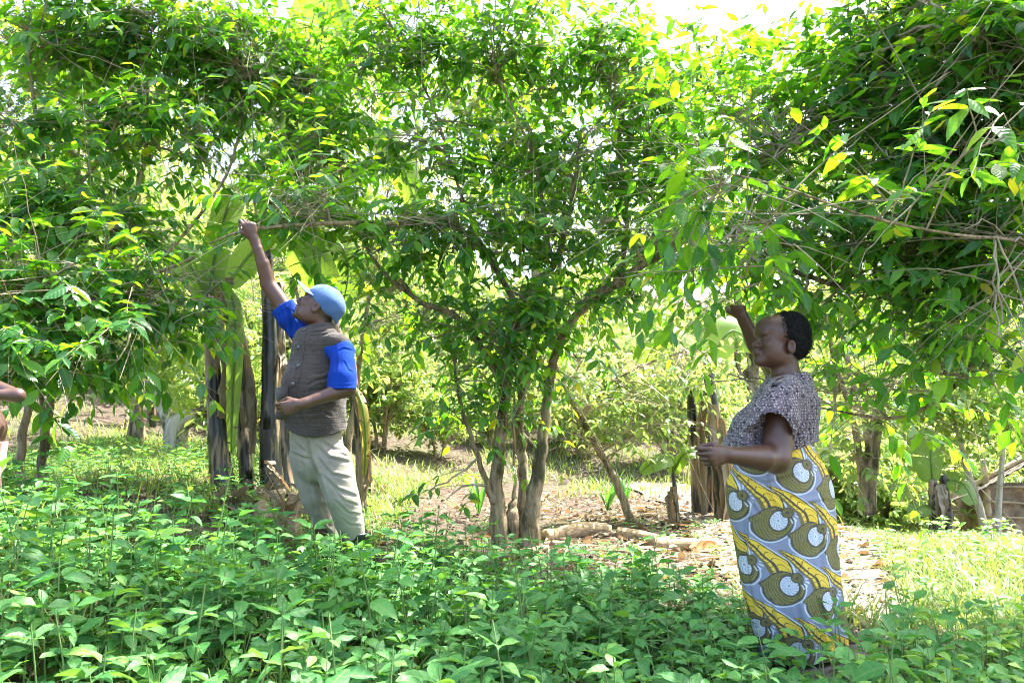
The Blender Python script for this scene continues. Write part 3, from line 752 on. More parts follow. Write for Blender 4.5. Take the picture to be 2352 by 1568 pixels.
# coffee bushes of the plantation behind: three kinds, copied
def bush(name, seed, h, wdt, n, leaf):
    r = np.random.RandomState(seed)
    root = empty(name, (0, 0, 0))
    gt = Geo()
    for j in range(4):
        a = r.rand() * 6.28; e = np.array([math.cos(a) * wdt * .5, math.sin(a) * wdt * .5, h * .85])
        P = resample([np.array([.05 * math.cos(a), .05 * math.sin(a), -.1]), e * [.2, .2, .35], e * [.6, .6, .7], e], 9)
        tubes(gt, P, np.linspace(.035, .008, 9), 6)
    gt.build('trunk', M['bark'], root)
    gl, gb = Geo(), Geo()
    c = np.array([0, 0, h * .62]); rad = np.array([wdt * .62, wdt * .62, h * .45])
    nt_ = n // 8
    g0 = c + unit(r.normal(size=(nt_, 3))) * (r.rand(nt_, 1) ** .5) * rad * (1 + .25 * np.sin(3 * r.rand(nt_, 1) * 6))
    s0 = g0 * np.array([.35, .35, .75]) + np.array([0, 0, .05])
    t = np.linspace(0, 1, 5)
    P = s0[:, None] * (1 - t)[None, :, None] + g0[:, None] * t[None, :, None]; P[..., 2] += .08 * np.sin(3.1 * t)[None]
    tubes(gb, P, np.broadcast_to(.006 * (1 - .6 * t), (nt_, 5)), 3, cap=False)
    for k in range(8):
        tt = .35 + .65 * r.rand(nt_, 1)
        pos = s0 * (1 - tt) + g0 * tt
        pos[:, 2:] += .08 * np.sin(3.1 * tt)
        ax = unit(r.normal(size=(nt_, 3)) * [1, 1, .5] + [0, 0, -.35])
        up = unit(r.normal(size=(nt_, 3)) * .6 + [0, 0, 1])
        L = leaf * (.6 + .7 * r.rand(nt_))
        leaves(gl, pos, ax, up, L, L * .24, r.beta(2, 2, nt_), LO, seed + k)
    gb.build('branches', M['twig'], root)
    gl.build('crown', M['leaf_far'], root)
    return root
def copy_tree(o, parent=None):
    c = o.copy(); COL.objects.link(c); c.parent = parent
    for ch in [x for x in bpy.data.objects if x.parent == o]: copy_tree(ch, c)
    return c
kinds = [bush('coffee_bush', 61, 2.0, 1.7, 4200, .11), bush('coffee_bush', 62, 2.4, 1.8, 4600, .11), bush('coffee_bush', 63, 1.6, 1.6, 3400, .10)]
# (px at base, Y, scale)
spots = [(880, 11.5, .9), (690, 10.4, .9), (1010, 11.8, .7), (830, 14.5, 1.0), (930, 16.5, 1.0), (1190, 18.0, 1.0), (1280, 13.6, .75), (1080, 15.0, .8), (980, 14.0, .85), (760, 12.0, 1.0), (600, 12.5, 1.0), (1060, 17.0, .8), (1130, 13.5, .7), (1240, 15.5, .8), (1330, 12.6, .8), (1420, 14.5, .9), (1530, 12.0, .9), (1640, 14.0, 1.0), (1760, 12.0, 1.0),
         (1860, 11.2, .95), (1950, 11.8, .85), (2030, 10.8, .95), (2110, 12.6, 1.0), (2220, 13.5, 1.1), (2330, 14.5, 1.3), (450, 13.5, 1.0), (330, 15.0, 1.1), (180, 13.0, 1.2), (40, 14.0, 1.3), (2000, 15.5, 1.1), (1800, 16.5, 1.0),
         (1500, 18.0, 1.0), (1150, 21.0, 1.0), (900, 19.0, 1.1), (700, 18.0, 1.2), (1350, 22.0, 1.1), (1650, 21.0, 1.2), (1950, 21.0, 1.2), (2250, 19.0, 1.5), (480, 20.0, 1.3), (250, 20.0, 1.4), (1000, 25.0, 1.0), (1250, 27.0, 1.0)]
side = lambda px: 'left of the man' if px < 640 else 'behind the man' if px < 900 else 'between the man and the central trunks' if px < 1150 else 'between the central trunks and the woman' if px < 1700 else 'behind the woman' if px < 1950 else 'right of the woman'
order = {}
for i, (px, Y, sc) in enumerate(spots):
    k = i % 3
    o = kinds[k] if i < 3 else copy_tree(kinds[k])
    x = (px - 1176) / ppm(Y)
    o.location = (x, Y, float(T(x, Y)) - .02)
    o.rotation_euler = (0, 0, i * 1.7)
    sc *= 1.02; o.scale = (sc * (1 + .06 * math.sin(i)), sc * (1 + .06 * math.cos(2 * i)), sc * (1 + .1 * math.sin(3 * i)))
    sd_ = side(px); order.setdefault(sd_, []).append((Y, o))
words = ['nearest', 'second nearest', 'third nearest', 'fourth nearest', 'fifth nearest', 'sixth nearest', 'seventh nearest', 'eighth nearest', 'ninth nearest', 'tenth nearest', 'eleventh nearest', 'twelfth nearest', 'thirteenth nearest', 'fourteenth nearest', 'fifteenth nearest', 'sixteenth nearest', 'farthest']
for sd_, lst in order.items():
    for q, (Y, o) in enumerate(sorted(lst, key=lambda e: e[0])):
        tag(o, '%s of the sunlit coffee bushes %s' % (words[q], sd_), 'bush', 'coffee bushes in the plantation behind')

# far wood closing the view
gl = Geo(); r7 = np.random.RandomState(77)
n = 34000
x = r7.uniform(-45, 45, n); y = r7.uniform(27, 40, n)
hh = 2.0 + 1.6 * np.abs(np.sin(x * .35)) + .8 * np.abs(np.sin(x * .9 + 1)) + np.maximum(0, -x - 9) * .22 + np.maximum(0, x - 9) * .15
z = T(x, y) + hh * r7.rand(n) ** .6
ax = unit(r7.normal(size=(n, 3))); L = .25 + .3 * r7.rand(n)
leaves(gl, np.column_stack([x, y, z]), ax, unit(r7.normal(size=(n, 3)) + [0, 0, 1]), L, L * .35, r7.rand(n), LO, 5)
tag(gl.build('far_wood', M['leaf_far']), 'low pale green wood closing the view at the far edge of the plantation', 'wood', kind='stuff')

# ------------------------------------------------------------------ banana plants
def banana_leaf(geo, P, width, rnd=.4, tear=.25, seed=0, droopside=.35, n=30, up=(0, 0, 1)):
    """P: midrib points; blade in strips with tears"""
    r = np.random.RandomState(seed)
    Q = resample(P, n); Tn = unit(np.gradient(Q, axis=0))
    U = np.asarray(up, float)
    B = unit(np.cross(np.broadcast_to(U, Tn.shape), Tn)); Nn = np.cross(Tn, B)
    t = np.linspace(0, 1, n)
    wd = width * .5 * np.clip(np.sin(np.pi * np.clip(t * .93 + .05, 0, 1)) ** .55, .05, 1)
    for sg in (-1, 1):
        i = 0
        while i < n - 1:
            m = r.randint(2, 6) if r.rand() < tear else r.randint(7, 14)
            j = min(i + m, n - 1)
            sagk = droopside * (.6 + .9 * r.rand())
            ks = 4
            V = np.empty((j - i + 1, ks, 3)); I = np.zeros((j - i + 1, ks, 3))
            for a in range(i, j + 1):
                ga = .01 if a in (i, j) else 0
                for b in range(ks):
                    s = b / (ks - 1)
                    shift = (-.12 * s) * wd[a]
                    V[a - i, b] = Q[a] + B[a] * sg * wd[a] * s * (1 - .15 * sagk * s) + Nn[a] * wd[a] * (.18 * s - sagk * s * s) - Tn[a] * shift + Tn[a] * ga * s * (1 if a == i else -1)
                    I[a - i, b] = (t[a], s * sg, np.clip(rnd + (.15 * s if rnd > .7 else 0), 0, 1))
            id_ = np.arange(V.shape[0] * ks).reshape(-1, ks)
            F = np.stack([id_[:-1, :-1], id_[1:, :-1], id_[1:, 1:], id_[:-1, 1:]], -1).reshape(-1, 4)
            if sg < 0: F = F[:, ::-1]
            geo.add(V.reshape(-1, 3), F, I.reshape(-1, 3))
            i = j
    g2 = tubes(geo, Q, np.linspace(.016, .004, n), 6, [rnd * .6])
def banana_plant(label, base, stems, lvs, dead, seed, name='banana_plant', group=None):
    """stems: px lines (px,py,Y,r); lvs: (px line points, width, rnd, up); dead: px lines of hanging dry leaves"""
    b = at(*base); b[2] = float(T(b[0], b[1]))
    root = empty(name, b, label, 'plant', group)
    for s_ in stems:
        g = Geo(); P, R = pxline(s_, 24)
        P[0][2] = float(T(P[0][0], P[0][1])) - .05
        tubes(g, P, R * (1 + .05 * np.sin(np.arange(24) * 1.3)), 16)
        # overlapping sheath layers wrap the stem
        r = np.random.RandomState(seed)
        for q in range(3):
            i0 = r.randint(1, 12); i1 = i0 + r.randint(6, 11)
            o = P[i0:i1]; a = r.rand() * 6.28
            off = np.array([math.cos(a), math.sin(a), 0])
            tubes(g, o + off * R[i0:i1, None] * .35, R[i0:i1] * .75 * np.linspace(1, .6, i1 - i0), 12)
        g.build('pseudostem', M['pseudostem'], root)
    for k, (pts, wdt, rnd, up) in enumerate(lvs):
        g = Geo(); P = np.array([at(*p) for p in pts])
        banana_leaf(g, P, wdt, rnd, .3, seed + k, up=up)
        g.build('leaf', M['banana'], root)
    for k, (pts, wdt) in enumerate(dead):
        g = Geo(); r = np.random.RandomState(seed + 50 + k)
        P = np.array([at(*p) for p in pts])
        for q in range(3):
            Q = resample(P, 14) + (r.rand(14, 3) - .5) * .03 + (r.rand(3) - .5) * [.05, .05, 0]
            Tn = unit(np.gradient(Q, axis=0)); an = r.rand() * 6.28 + np.linspace(0, 2.2, 14)
            B = np.column_stack([np.cos(an), np.sin(an), np.zeros(14)])
            w_ = wdt * .5 * (.4 + .6 * np.sin(np.linspace(.5, 3.0, 14))) * (.7 + .5 * r.rand())
            V = np.stack([Q - B * w_[:, None], Q + np.column_stack([B[:, 1], -B[:, 0], B[:, 2]]) * .012, Q + B * w_[:, None]], 1)
            id_ = np.arange(14 * 3).reshape(14, 3)
            F = np.stack([id_[:-1, :-1], id_[1:, :-1], id_[1:, 1:], id_[:-1, 1:]], -1).reshape(-1, 4)
            I = np.zeros((42, 3)); I[:, 0] = np.repeat(np.linspace(0, 1, 14), 3); I[:, 1] = np.tile([-1, 0, 1], 14); I[:, 2] = .35 + .45 * r.rand()
            g.add(V.reshape(-1, 3), F, I)
        g.build('dead_leaf', M['dry'], root)
    return root
toward = (.25, -.9, .35)
banana_plant('black banana plant with peeling bark, leftmost of the three stems behind the man', (515, 1130, 5.9),
    [[(515, 1130, 5.9, .095), (505, 1050, 5.9, .082), (495, 930, 5.9, .066), (487, 820, 5.9, .058), (483, 740, 5.9, .050), (480, 680, 5.9, .036)]],
    [([(500, 640, 5.9), (538, 700, 5.8), (540, 800, 5.7), (535, 920, 5.7), (532, 1040, 5.7)], .13, .35, toward),
     ([(488, 700, 5.9), (500, 640, 6.0), (502, 740, 6.1), (506, 820, 6.1)], .12, .83, toward),
     ([(480, 690, 5.9), (500, 560, 6.1), (535, 450, 6.3), (560, 440, 6.4)], .26, .3, toward),
     ([(480, 690, 5.9), (430, 600, 6.1), (390, 600, 6.2), (365, 680, 6.3)], .34, .4, toward)],
    [([(490, 680, 5.85), (515, 760, 5.8), (525, 860, 5.8), (512, 960, 5.8)], .07)], 301)
banana_plant('thin brown banana plant draped in dry leaves, middle of the three stems behind the man', (568, 1130, 6.1),
    [[(570, 1130, 6.1, .065), (562, 1040, 6.1, .055), (555, 940, 6.1, .045), (545, 820, 6.1, .04), (528, 720, 6.1, .035), (512, 640, 6.1, .03)]],
    [([(520, 660, 6.1), (600, 560, 6.3), (680, 560, 6.4), (740, 660, 6.4), (750, 720, 6.4)], .42, .35, (0, -1, .3)),
    ],
    [([(512, 640, 6.05), (530, 740, 6.0), (560, 860, 6.0), (562, 980, 6.0)], .10), ([(520, 640, 6.1), (510, 700, 6.0), (545, 800, 6.0), (552, 900, 6.0)], .09), ([(540, 740, 6.1), (575, 860, 6.05), (580, 960, 6.05), (575, 1040, 6.0)], .06)], 302)
banana_plant('thick shiny black banana stem standing right behind the man', (632, 1135, 6.0),
    [[(628, 1135, 6.0, .095), (622, 1050, 6.0, .085), (620, 930, 6.0, .072), (620, 800, 6.0, .062), (617, 690, 6.0, .055), (614, 600, 6.0, .05), (612, 540, 6.05, .036)],
     [(655, 1135, 6.15, .09), (650, 1040, 6.15, .075), (645, 900, 6.15, .06), (640, 760, 6.15, .05), (640, 650, 6.15, .045)]],
    [([(612, 550, 6.1), (655, 470, 6.3), (700, 520, 6.4), (735, 640, 6.4)], .42, .3, toward),
    ],
    [([(640, 790, 6.05), (652, 870, 5.95), (640, 960, 5.95)], .05), ([(612, 1060, 5.85), (630, 1090, 5.8), (655, 1130, 5.8)], .10)], 303)
banana_plant('tall banana plant with dark stem and dry fringe above the man\'s cap', (800, 1150, 7.4),
    [[(840, 1150, 7.4, .07), (832, 1000, 7.4, .06), (790, 820, 7.4, .06), (735, 660, 7.4, .075), (722, 560, 7.4, .07), (712, 420, 7.4, .06), (700, 300, 7.4, .045)]],
    [([(700, 310, 7.4), (725, 180, 7.4), (742, 60, 7.3), (745, -60, 7.2)], .8, .05, (.3, -.95, .1)), ([(700, 310, 7.4), (640, 200, 7.6), (560, 180, 7.8), (500, 300, 7.9)], .7, .3, (0, -.8, .6)),
     ([(722, 560, 7.3), (780, 560, 7.2), (800, 620, 7.2), (790, 690, 7.2)], .35, .3, toward),
     ([(700, 310, 7.4), (800, 240, 7.6), (900, 330, 7.8), (960, 480, 7.9)], .5, .4, (0, -.8, .6))],
    [([(725, 580, 7.2), (735, 630, 7.1), (728, 690, 7.1)], .14), ([(705, 400, 7.2), (690, 460, 7.1), (685, 520, 7.1)], .16), ([(700, 380, 7.3), (740, 450, 7.3), (750, 520, 7.3)], .14)], 304)
banana_plant('slim banana shoot with a yellowing leaf hanging just behind the man\'s back', (830, 1180, 6.4),
    [[(832, 1185, 6.4, .045), (828, 1080, 6.4, .04), (822, 960, 6.4, .035), (815, 880, 6.4, .028), (812, 820, 6.4, .02)]],
    [([(815, 890, 6.35), (832, 930, 6.2), (840, 1010, 6.15), (836, 1095, 6.15)], .09, .84, toward)],
    [([(825, 900, 6.3), (838, 1000, 6.2), (842, 1110, 6.2)], .05), ([(820, 900, 6.3), (850, 1060, 6.25), (832, 1160, 6.2)], .04)], 305)
banana_plant('clump of banana stems and dead sheaths just left of the woman', (1610, 1225, 7.6),
    [[(1665, 1228, 7.6, .10), (1655, 1100, 7.6, .085), (1640, 960, 7.6, .07), (1625, 830, 7.6, .05)],
     [(1605, 1225, 7.7, .075), (1600, 1100, 7.7, .06), (1590, 960, 7.7, .05), (1585, 850, 7.8, .035)],
     [(1640, 1228, 7.9, .08), (1632, 1100, 7.9, .065), (1640, 980, 7.9, .05)]],
    [([(1590, 860, 7.8), (1560, 780, 7.9), (1500, 800, 7.9), (1470, 880, 7.9)], .4, .3, toward),
     ([(1625, 840, 7.6), (1680, 760, 7.7), (1740, 800, 7.7)], .4, .4, toward)],
    [([(1640, 930, 7.5), (1650, 1040, 7.45), (1680, 1160, 7.45)], .12), ([(1625, 900, 7.5), (1612, 1020, 7.45), (1620, 1180, 7.45)], .10), ([(1655, 960, 7.5), (1672, 1100, 7.4), (1660, 1215, 7.4)], .12)], 306)
banana_plant('young banana plant with broad pale leaves between the logs and the clump', (1560, 1230, 7.2),
    [[(1556, 1225, 7.2, .03), (1552, 1150, 7.2, .026), (1546, 1080, 7.2, .018)]],
    [([(1546, 1085, 7.2), (1540, 1050, 7.1), (1500, 1062, 7.0), (1470, 1085, 7.0)], .22, .2, (0, -.6, .8)),
     ([(1546, 1085, 7.2), (1575, 1040, 7.1), (1625, 1040, 7.1)], .20, .15, (0, -.6, .8))],
    [([(1548, 1120, 7.15), (1540, 1160, 7.1), (1552, 1215, 7.1)], .08)], 307)
banana_plant('banana plant with one pale upright leaf beyond the grass at the right', (2165, 1215, 8.6),
    [[(2150, 1215, 8.6, .07), (2146, 1150, 8.6, .06), (2142, 1100, 8.6, .045)], [(2180, 1215, 8.8, .07), (2172, 1150, 8.8, .055), (2165, 1090, 8.8, .04)]],
    [([(2142, 1110, 8.6), (2138, 1060, 8.6), (2135, 1020, 8.6), (2128, 985, 8.6)], .48, .05, toward),
     ([(2165, 1100, 8.8), (2210, 1110, 8.7), (2240, 1160, 8.6)], .34, .3, toward),
     ([(2146, 1170, 8.6), (2120, 1160, 8.5), (2095, 1180, 8.4)], .26, .1, (0, -.5, .9))],
    [([(2160, 1110, 8.5), (2166, 1160, 8.4), (2158, 1210, 8.4)], .12)], 308)
banana_plant('banana plant with a torn yellow-green leaf on the far left bank', (315, 1000, 10.5),
    [[(312, 1010, 10.5, .09), (308, 950, 10.5, .08), (312, 880, 10.5, .06)], [(345, 1010, 10.8, .07), (348, 940, 10.8, .06), (340, 880, 10.8, .05)]],
    [([(312, 880, 10.5), (330, 840, 10.3), (316, 890, 10.2), (296, 935, 10.2)], .42, .75, toward),
     ([(312, 880, 10.5), (370, 850, 10.5), (410, 900, 10.4), (420, 950, 10.4)], .5, .2, toward),
     ([(340, 880, 10.8), (270, 830, 10.8), (240, 900, 10.8)], .5, .3, toward)],
    [([(300, 940, 10.3), (292, 970, 10.2), (290, 1000, 10.2)], .12)], 309)

# pale forked trunk on the left bank
b = at(400, 1100, 8.2)
root = empty('forked_tree', [b[0], b[1], float(T(b[0], b[1]))], 'thick pale forked tree trunk on the left bank behind the grass', 'tree')
g = Geo()
for l_ in ([(405, 1110, 8.2, .16), (402, 1040, 8.2, .13), (408, 980, 8.2, .125), (435, 960, 8.2, .10), (470, 945, 8.3, .08), (520, 900, 8.4, .05)],
           [(402, 1040, 8.2, .11), (385, 960, 8.2, .07), (350, 900, 8.3, .05), (330, 820, 8.4, .03)]):
    P, R = pxline(l_, 20); tubes(g, P, R, 12)
g.build('trunk', M['pale_bark'], root)
gl = Geo(); r = np.random.RandomState(8)
n = 2600
c0 = np.array([at(520, 880, 8.4), at(330, 790, 8.5), at(420, 780, 8.8)])
pos = c0[r.randint(0, 3, n)] + r.normal(size=(n, 3)) * [.38, .4, .28]
leaves(gl, pos, unit(r.normal(size=(n, 3)) + [0, 0, -.4]), unit(r.normal(size=(n, 3)) * .6 + [0, 0, 1]), .1 + .05 * r.rand(n), .02 + .01 * r.rand(n), r.rand(n), LO, 3)
gl.build('crown', M['leaf_far'], root)
# agave-like spiky plants in the clearing
def spiky(px, py, Y, n, h, label):
    b = at(px, py, Y); b[2] = float(T(b[0], b[1]))
    g = Geo(); r = np.random.RandomState(int(px))
    an = r.rand(n) * 6.28; el = 1.15 + .35 * r.rand(n)
    ax = np.column_stack([np.cos(an) * np.cos(el), np.sin(an) * np.cos(el), np.sin(el)])
    leaves(g, np.tile(b, (n, 1)), ax, np.column_stack([-np.cos(an), -np.sin(an), np.full(n, .4)]), h * (.7 + .5 * r.rand(n)), np.full(n, h * .045), .2 + .2 * r.rand(n), HI, 5)
    o = g.build('spiky_plant', M['weed'])
    return tag(o, label, 'plant', 'spiky plants in the clearing')
spiky(1100, 1200, 7.6, 9, .42, 'upright grey-green spiky plant left of the central trunks')
spiky(1395, 1195, 8.2, 11, .45, 'spiky plant in the sun between the central trunks and the leaning tree')
spiky(1435, 1200, 8.6, 8, .38, 'small spiky plant close behind the leaning tree\'s foot')
# bare posts / leaning pale trunks near the hut
def pole_tree(label, line, seed):
    b = at(*line[0][:3]); b[2] = float(T(b[0], b[1]))
    root = empty('young_tree', b, label, 'tree')
    g = Geo(); P, R = pxline(line, 16); P[0][2] = b[2] - .05
    tubes(g, P, R * (1 + .08 * np.sin(np.arange(16) * 2.2)), 8); g.build('trunk', M['pale_bark'], root)
    gl = Geo(); r = np.random.RandomState(seed); n = 900
    pos = P[-1] + r.normal(size=(n, 3)) * [.4, .35, .25] + [0, 0, .15]
    leaves(gl, pos, unit(r.normal(size=(n, 3)) + [0, 0, -.4]), unit(r.normal(size=(n, 3)) * .6 + [0, 0, 1]), .09 + .05 * r.rand(n), .022 + .01 * r.rand(n), r.rand(n), LO, 3)
    gl.build('crown', M['leaf_far'], root)
pole_tree('pale leaning trunk of a young tree left of the mud hut', [(2262, 1212, 9.0, .05), (2245, 1150, 9.0, .045), (2225, 1090, 9.0, .04), (2210, 1030, 9.0, .03), (2190, 960, 9.0, .02)], 1)
pole_tree('thin straight pale trunk right in front of the mud hut wall', [(2292, 1215, 8.7, .035), (2294, 1150, 8.7, .033), (2300, 1080, 8.7, .03), (2305, 1010, 8.7, .02), (2310, 960, 8.7, .015)], 2)

# ------------------------------------------------------------------ dry banana trunks on the ground
def log(label, line, seed):
    P, R = pxline(line, 22)
    b = P[0].copy()
    for i in range(len(P)): P[i][2] = float(T(P[i][0], P[i][1])) + R[i] * .8 + .01 + max(0, P[i][2] * 0)
    root = empty('dry_banana_trunk', [b[0], b[1], float(T(b[0], b[1]))], label, 'log', 'dry banana trunks on the ground')
    r = np.random.RandomState(seed)
    g = Geo(); tubes(g, P, R * (1 + .06 * np.sin(np.arange(22) * 1.1)), 14)
    g.build('core', M['fibre'], root)
    g = Geo()
    for q in range(9):
        i0 = r.randint(0, 12); i1 = min(22, i0 + r.randint(6, 12)); m = i1 - i0
        a0 = r.rand() * 6.28
        an = a0 + np.linspace(0, 1.5, 6)
        lift = 1.06 + .25 * r.rand() * np.linspace(0, 1, m) ** 3
        Q = P[i0:i1]; Tn = unit(np.gradient(Q, axis=0)); A = unit(np.cross(Tn, [0, 0, 1.0])); B = np.cross(A, Tn)
        V = Q[:, None] + (R[i0:i1] * lift)[:, None, None] * (np.cos(an)[None, :, None] * A[:, None] + np.sin(an)[None, :, None] * B[:, None])
        id_ = np.arange(m * 6).reshape(m, 6)
        F = np.stack([id_[:-1, :-1], id_[1:, :-1], id_[1:, 1:], id_[:-1, 1:]], -1).reshape(-1, 4)
        g.add(V.reshape(-1, 3), F)
    g.build('sheath', M['fibre'], root)
    return root
M['fibre'] = simple_mat('dry_banana_fibre', (.20, .12, .06), .75, 3.0, (.50, .37, .22), .7, 4, (6, 22, 22), thr=(.3, .68))
log('long pale dry banana trunk lying nearest the central tree', [(1250, 1258, 6.3, .055), (1330, 1238, 6.5, .062), (1400, 1228, 6.6, .05)], 1)
log('short tan dry banana trunk lying between the other two', [(1418, 1240, 6.5, .05), (1480, 1248, 6.4, .052), (1530, 1252, 6.3, .045)], 2)
log('dry banana trunk with a dark hollow end lying nearest the woman', [(1495, 1268, 6.1, .062), (1560, 1266, 6.2, .055), (1645, 1262, 6.2, .035)], 3)
log('shaded dry banana trunk half hidden behind the weeds left of the central tree', [(1090, 1268, 5.6, .03), (1180, 1272, 5.6, .03), (1260, 1262, 5.7, .025)], 4)
g = Geo(); p = at(1605, 1248, 6.1)
for q in range(3):
    leaves(g, np.array([[p[0] - .08 + .05 * q, p[1], float(T(p[0], p[1])) + .05]]), np.array([[1, .1, .15 - .1 * q]]), np.array([[0, -.8, .6]]), np.array([.28 - .05 * q]), np.array([.055]), np.array([1.0]), HI, q)
tag(g.build('orange_dead_leaf', M['dry']), 'curled orange dead leaf lying at the end of the logs', 'leaf')
# chopped banana stump behind the weeds, left of the man's legs
b = at(600, 1170, 5.2); b[2] = float(T(b[0], b[1]))
root = empty('banana_stump', b, 'rotting shredded banana stump beside the man\'s legs', 'stump')
g = Geo(); r = np.random.RandomState(4)
for q in range(5):
    o = np.array([(r.rand() - .5) * .42, (r.rand() - .5) * .2, 0]); a = r.rand() * 6.28
    P = resample([b + o + [0, 0, -.1], b + o + [.01, 0, .06], b + o + [.05 * math.cos(a), .04 * math.sin(a), .13 + .1 * r.rand()]], 7)
    tubes(g, P, np.linspace(.085, .045, 7) * (.8 + .4 * r.rand()), 9)
g.build('core', M['fibre'], root, smooth=False)
g = Geo(); n = 90
an = r.rand(n) * 6.28; pos = b + np.column_stack([(r.rand(n) - .5) * .6, (r.rand(n) - .5) * .3, .03 + .15 * r.rand(n)])
leaves(g, pos, np.column_stack([np.cos(an), np.sin(an), r.normal(size=n) * .9]), unit(r.normal(size=(n, 3))), .12 + .2 * r.rand(n), .01 + .02 * r.rand(n), .15 + .6 * r.rand(n), MI, 4)
g.build('shreds', M['dry'], root)

# ------------------------------------------------------------------ taller individual weeds
def tall_weed(px, py, Y, h, leaf, label, seed, tiers=5, mat='weed', rb=.55):
    p = at(px, py, Y); xy = np.array([[p[0], p[1]]])
    b = [p[0], p[1], float(T(p[0], p[1]))]
    root = empty('tall_weed', b, label, 'weed', 'taller weeds standing out of the ground cover')
    gl, gs = Geo(), Geo()
    herb_batch(gl, gs, xy, np.array([h]), leaf, tiers, seed, HI, rb)
    gs.build('stem', M['stem'], root); gl.build('foliage', M[mat], root)
TW = [(872, 1300, 3.4, .36, .15, 'big pale-leaved weed right in front of the man\'s boots', 1), (735, 1300, 3.5, .50, .12, 'tall pale weed crossing in front of the man\'s trouser leg', 2),
      (110, 1250, 3.0, .50, .14, 'large-leaved weed under the child at the left edge', 3), (320, 1290, 3.0, .42, .13, 'broad weed in the left foreground below the grassy bank', 4),
      (560, 1270, 4.4, .32, .13, 'drooping weed at the foot of the black banana stems', 5), (655, 1350, 2.8, .36, .12, 'wide leafy weed in the middle of the left foreground', 6),
      (1500, 1480, 4.0, .34, .12, 'weed with upright leaves right below the fallen logs', 7), (1440, 1440, 4.1, .34, .11, 'weed below the logs, left of a similar one', 8),
      (1790, 1540, 2.6, .42, .11, 'bright narrow-leaved weed crossing the hem of the woman\'s skirt', 9), (1690, 1560, 2.5, .36, .12, 'weed with paired oval leaves left of the skirt hem', 10),
      (1080, 1510, 2.5, .30, .11, 'weed with blue-green leaves at the bottom centre', 11), (2080, 1440, 3.9, .34, .11, 'yellow-green herb standing in the right-hand grass', 12),
      (240, 1440, 2.5, .38, .12, 'blue-green weed in the bottom left corner', 13), (1960, 1560, 2.5, .36, .10, 'weed right of the woman\'s skirt hem at the bottom', 14),
      (940, 1240, 6.0, .22, .10, 'thin young plant in the clearing right behind the man', 15), (1330, 1420, 3.2, .30, .12, 'dark green weed in front of the central trunks', 16)]
for t_ in TW: tall_weed(*t_)
# ------------------------------------------------------------------ mud hut at the right
hb = at(2262, 1250, 10.5); hz = float(T(hb[0] + 1, hb[1]))
hut = empty('mud_hut', [hb[0], hb[1], hz], 'mud and stick hut with dark roof edge beyond the grass at the right', 'hut')
M['mud'] = simple_mat('mud_wall', (.16, .11, .07), .95, 9, (.36, .27, .18), 1.0, 14, thr=(.35, .7))
M['stick'] = simple_mat('stick_wood', (.25, .19, .11), .8, 10, (.45, .36, .22), .4, 30)
M['tin'] = simple_mat('dark_tin', (.03, .025, .022), .6, 4, (.10, .07, .05), .3, 12, spec=.5)  # roof mottled near-black and dark brown
def box(g, c, s, jitter=0, sub=None):
    V = np.array([(x, y, z) for x in (-1, 1) for y in (-1, 1) for z in (-1, 1)], float) * np.array(s) / 2 + np.array(c)
    F = np.array([(0, 1, 3, 2), (4, 6, 7, 5), (0, 4, 5, 1), (2, 3, 7, 6), (0, 2, 6, 4), (1, 5, 7, 3)])
    g.add(V, F)
x0 = hb[0]; y0 = hb[1]; W = 4.6
top = at(2262, 1112, 10.5)[2]
# bumpy wall sheet with thickness
g = Geo(); nx, nz = 120, 50
X = np.linspace(x0, x0 + W, nx); Z = np.linspace(hz - .1, top, nz)
XX, ZZ = np.meshgrid(X, Z, indexing='ij')
r = np.random.RandomState(2)
YY = y0 + .06 * vnoise(XX, ZZ, 9, 1) + .05 * vnoise(XX, ZZ, 21, 2) + .015 * (r.rand(nx, nz) - .5)
for s_, yy in ((0, YY), (1, np.full_like(YY, y0 + .22))):
    V = np.stack([XX, yy, ZZ], -1).reshape(-1, 3); i = np.arange(nx * nz).reshape(nx, nz)
    F = np.stack([i[:-1, :-1], i[1:, :-1], i[1:, 1:], i[:-1, 1:]], -1).reshape(-1, 4)
    g.add(V, F)
box(g, (x0 + .02, y0 + .12, (hz + top) / 2), (.06, .24, top - hz))
box(g, (x0 + .13, y0 + 1.9, (hz + top) / 2 + .003), (.2, 3.4, top - hz))
g.build('wall', M['mud'], hut)
g = Geo()
for k in range(7):
    z = top - .04 - k * .2
    P = np.column_stack([np.linspace(x0 - .12, x0 + W, 12), np.full(12, y0 - .075), z + .02 * np.sin(np.arange(12) * 1.3 + k) - .01 * np.arange(12) * (k % 2)])
    tubes(g, P, np.full(12, .016), 6)
g.build('wall_sticks', M['stick'], hut)
for x in (x0 + .03, x0 + .75, x0 + 1.9, x0 + 3.2):
    g = Geo(); P = np.array([[x, y0 - .02, hz - .1], [x + .02, y0 - .03, (hz + top) / 2], [x, y0 - .02, top + .35]])
    tubes(g, resample(P, 8), np.full(8, .05), 8); g.build('post', M['stick'], hut)
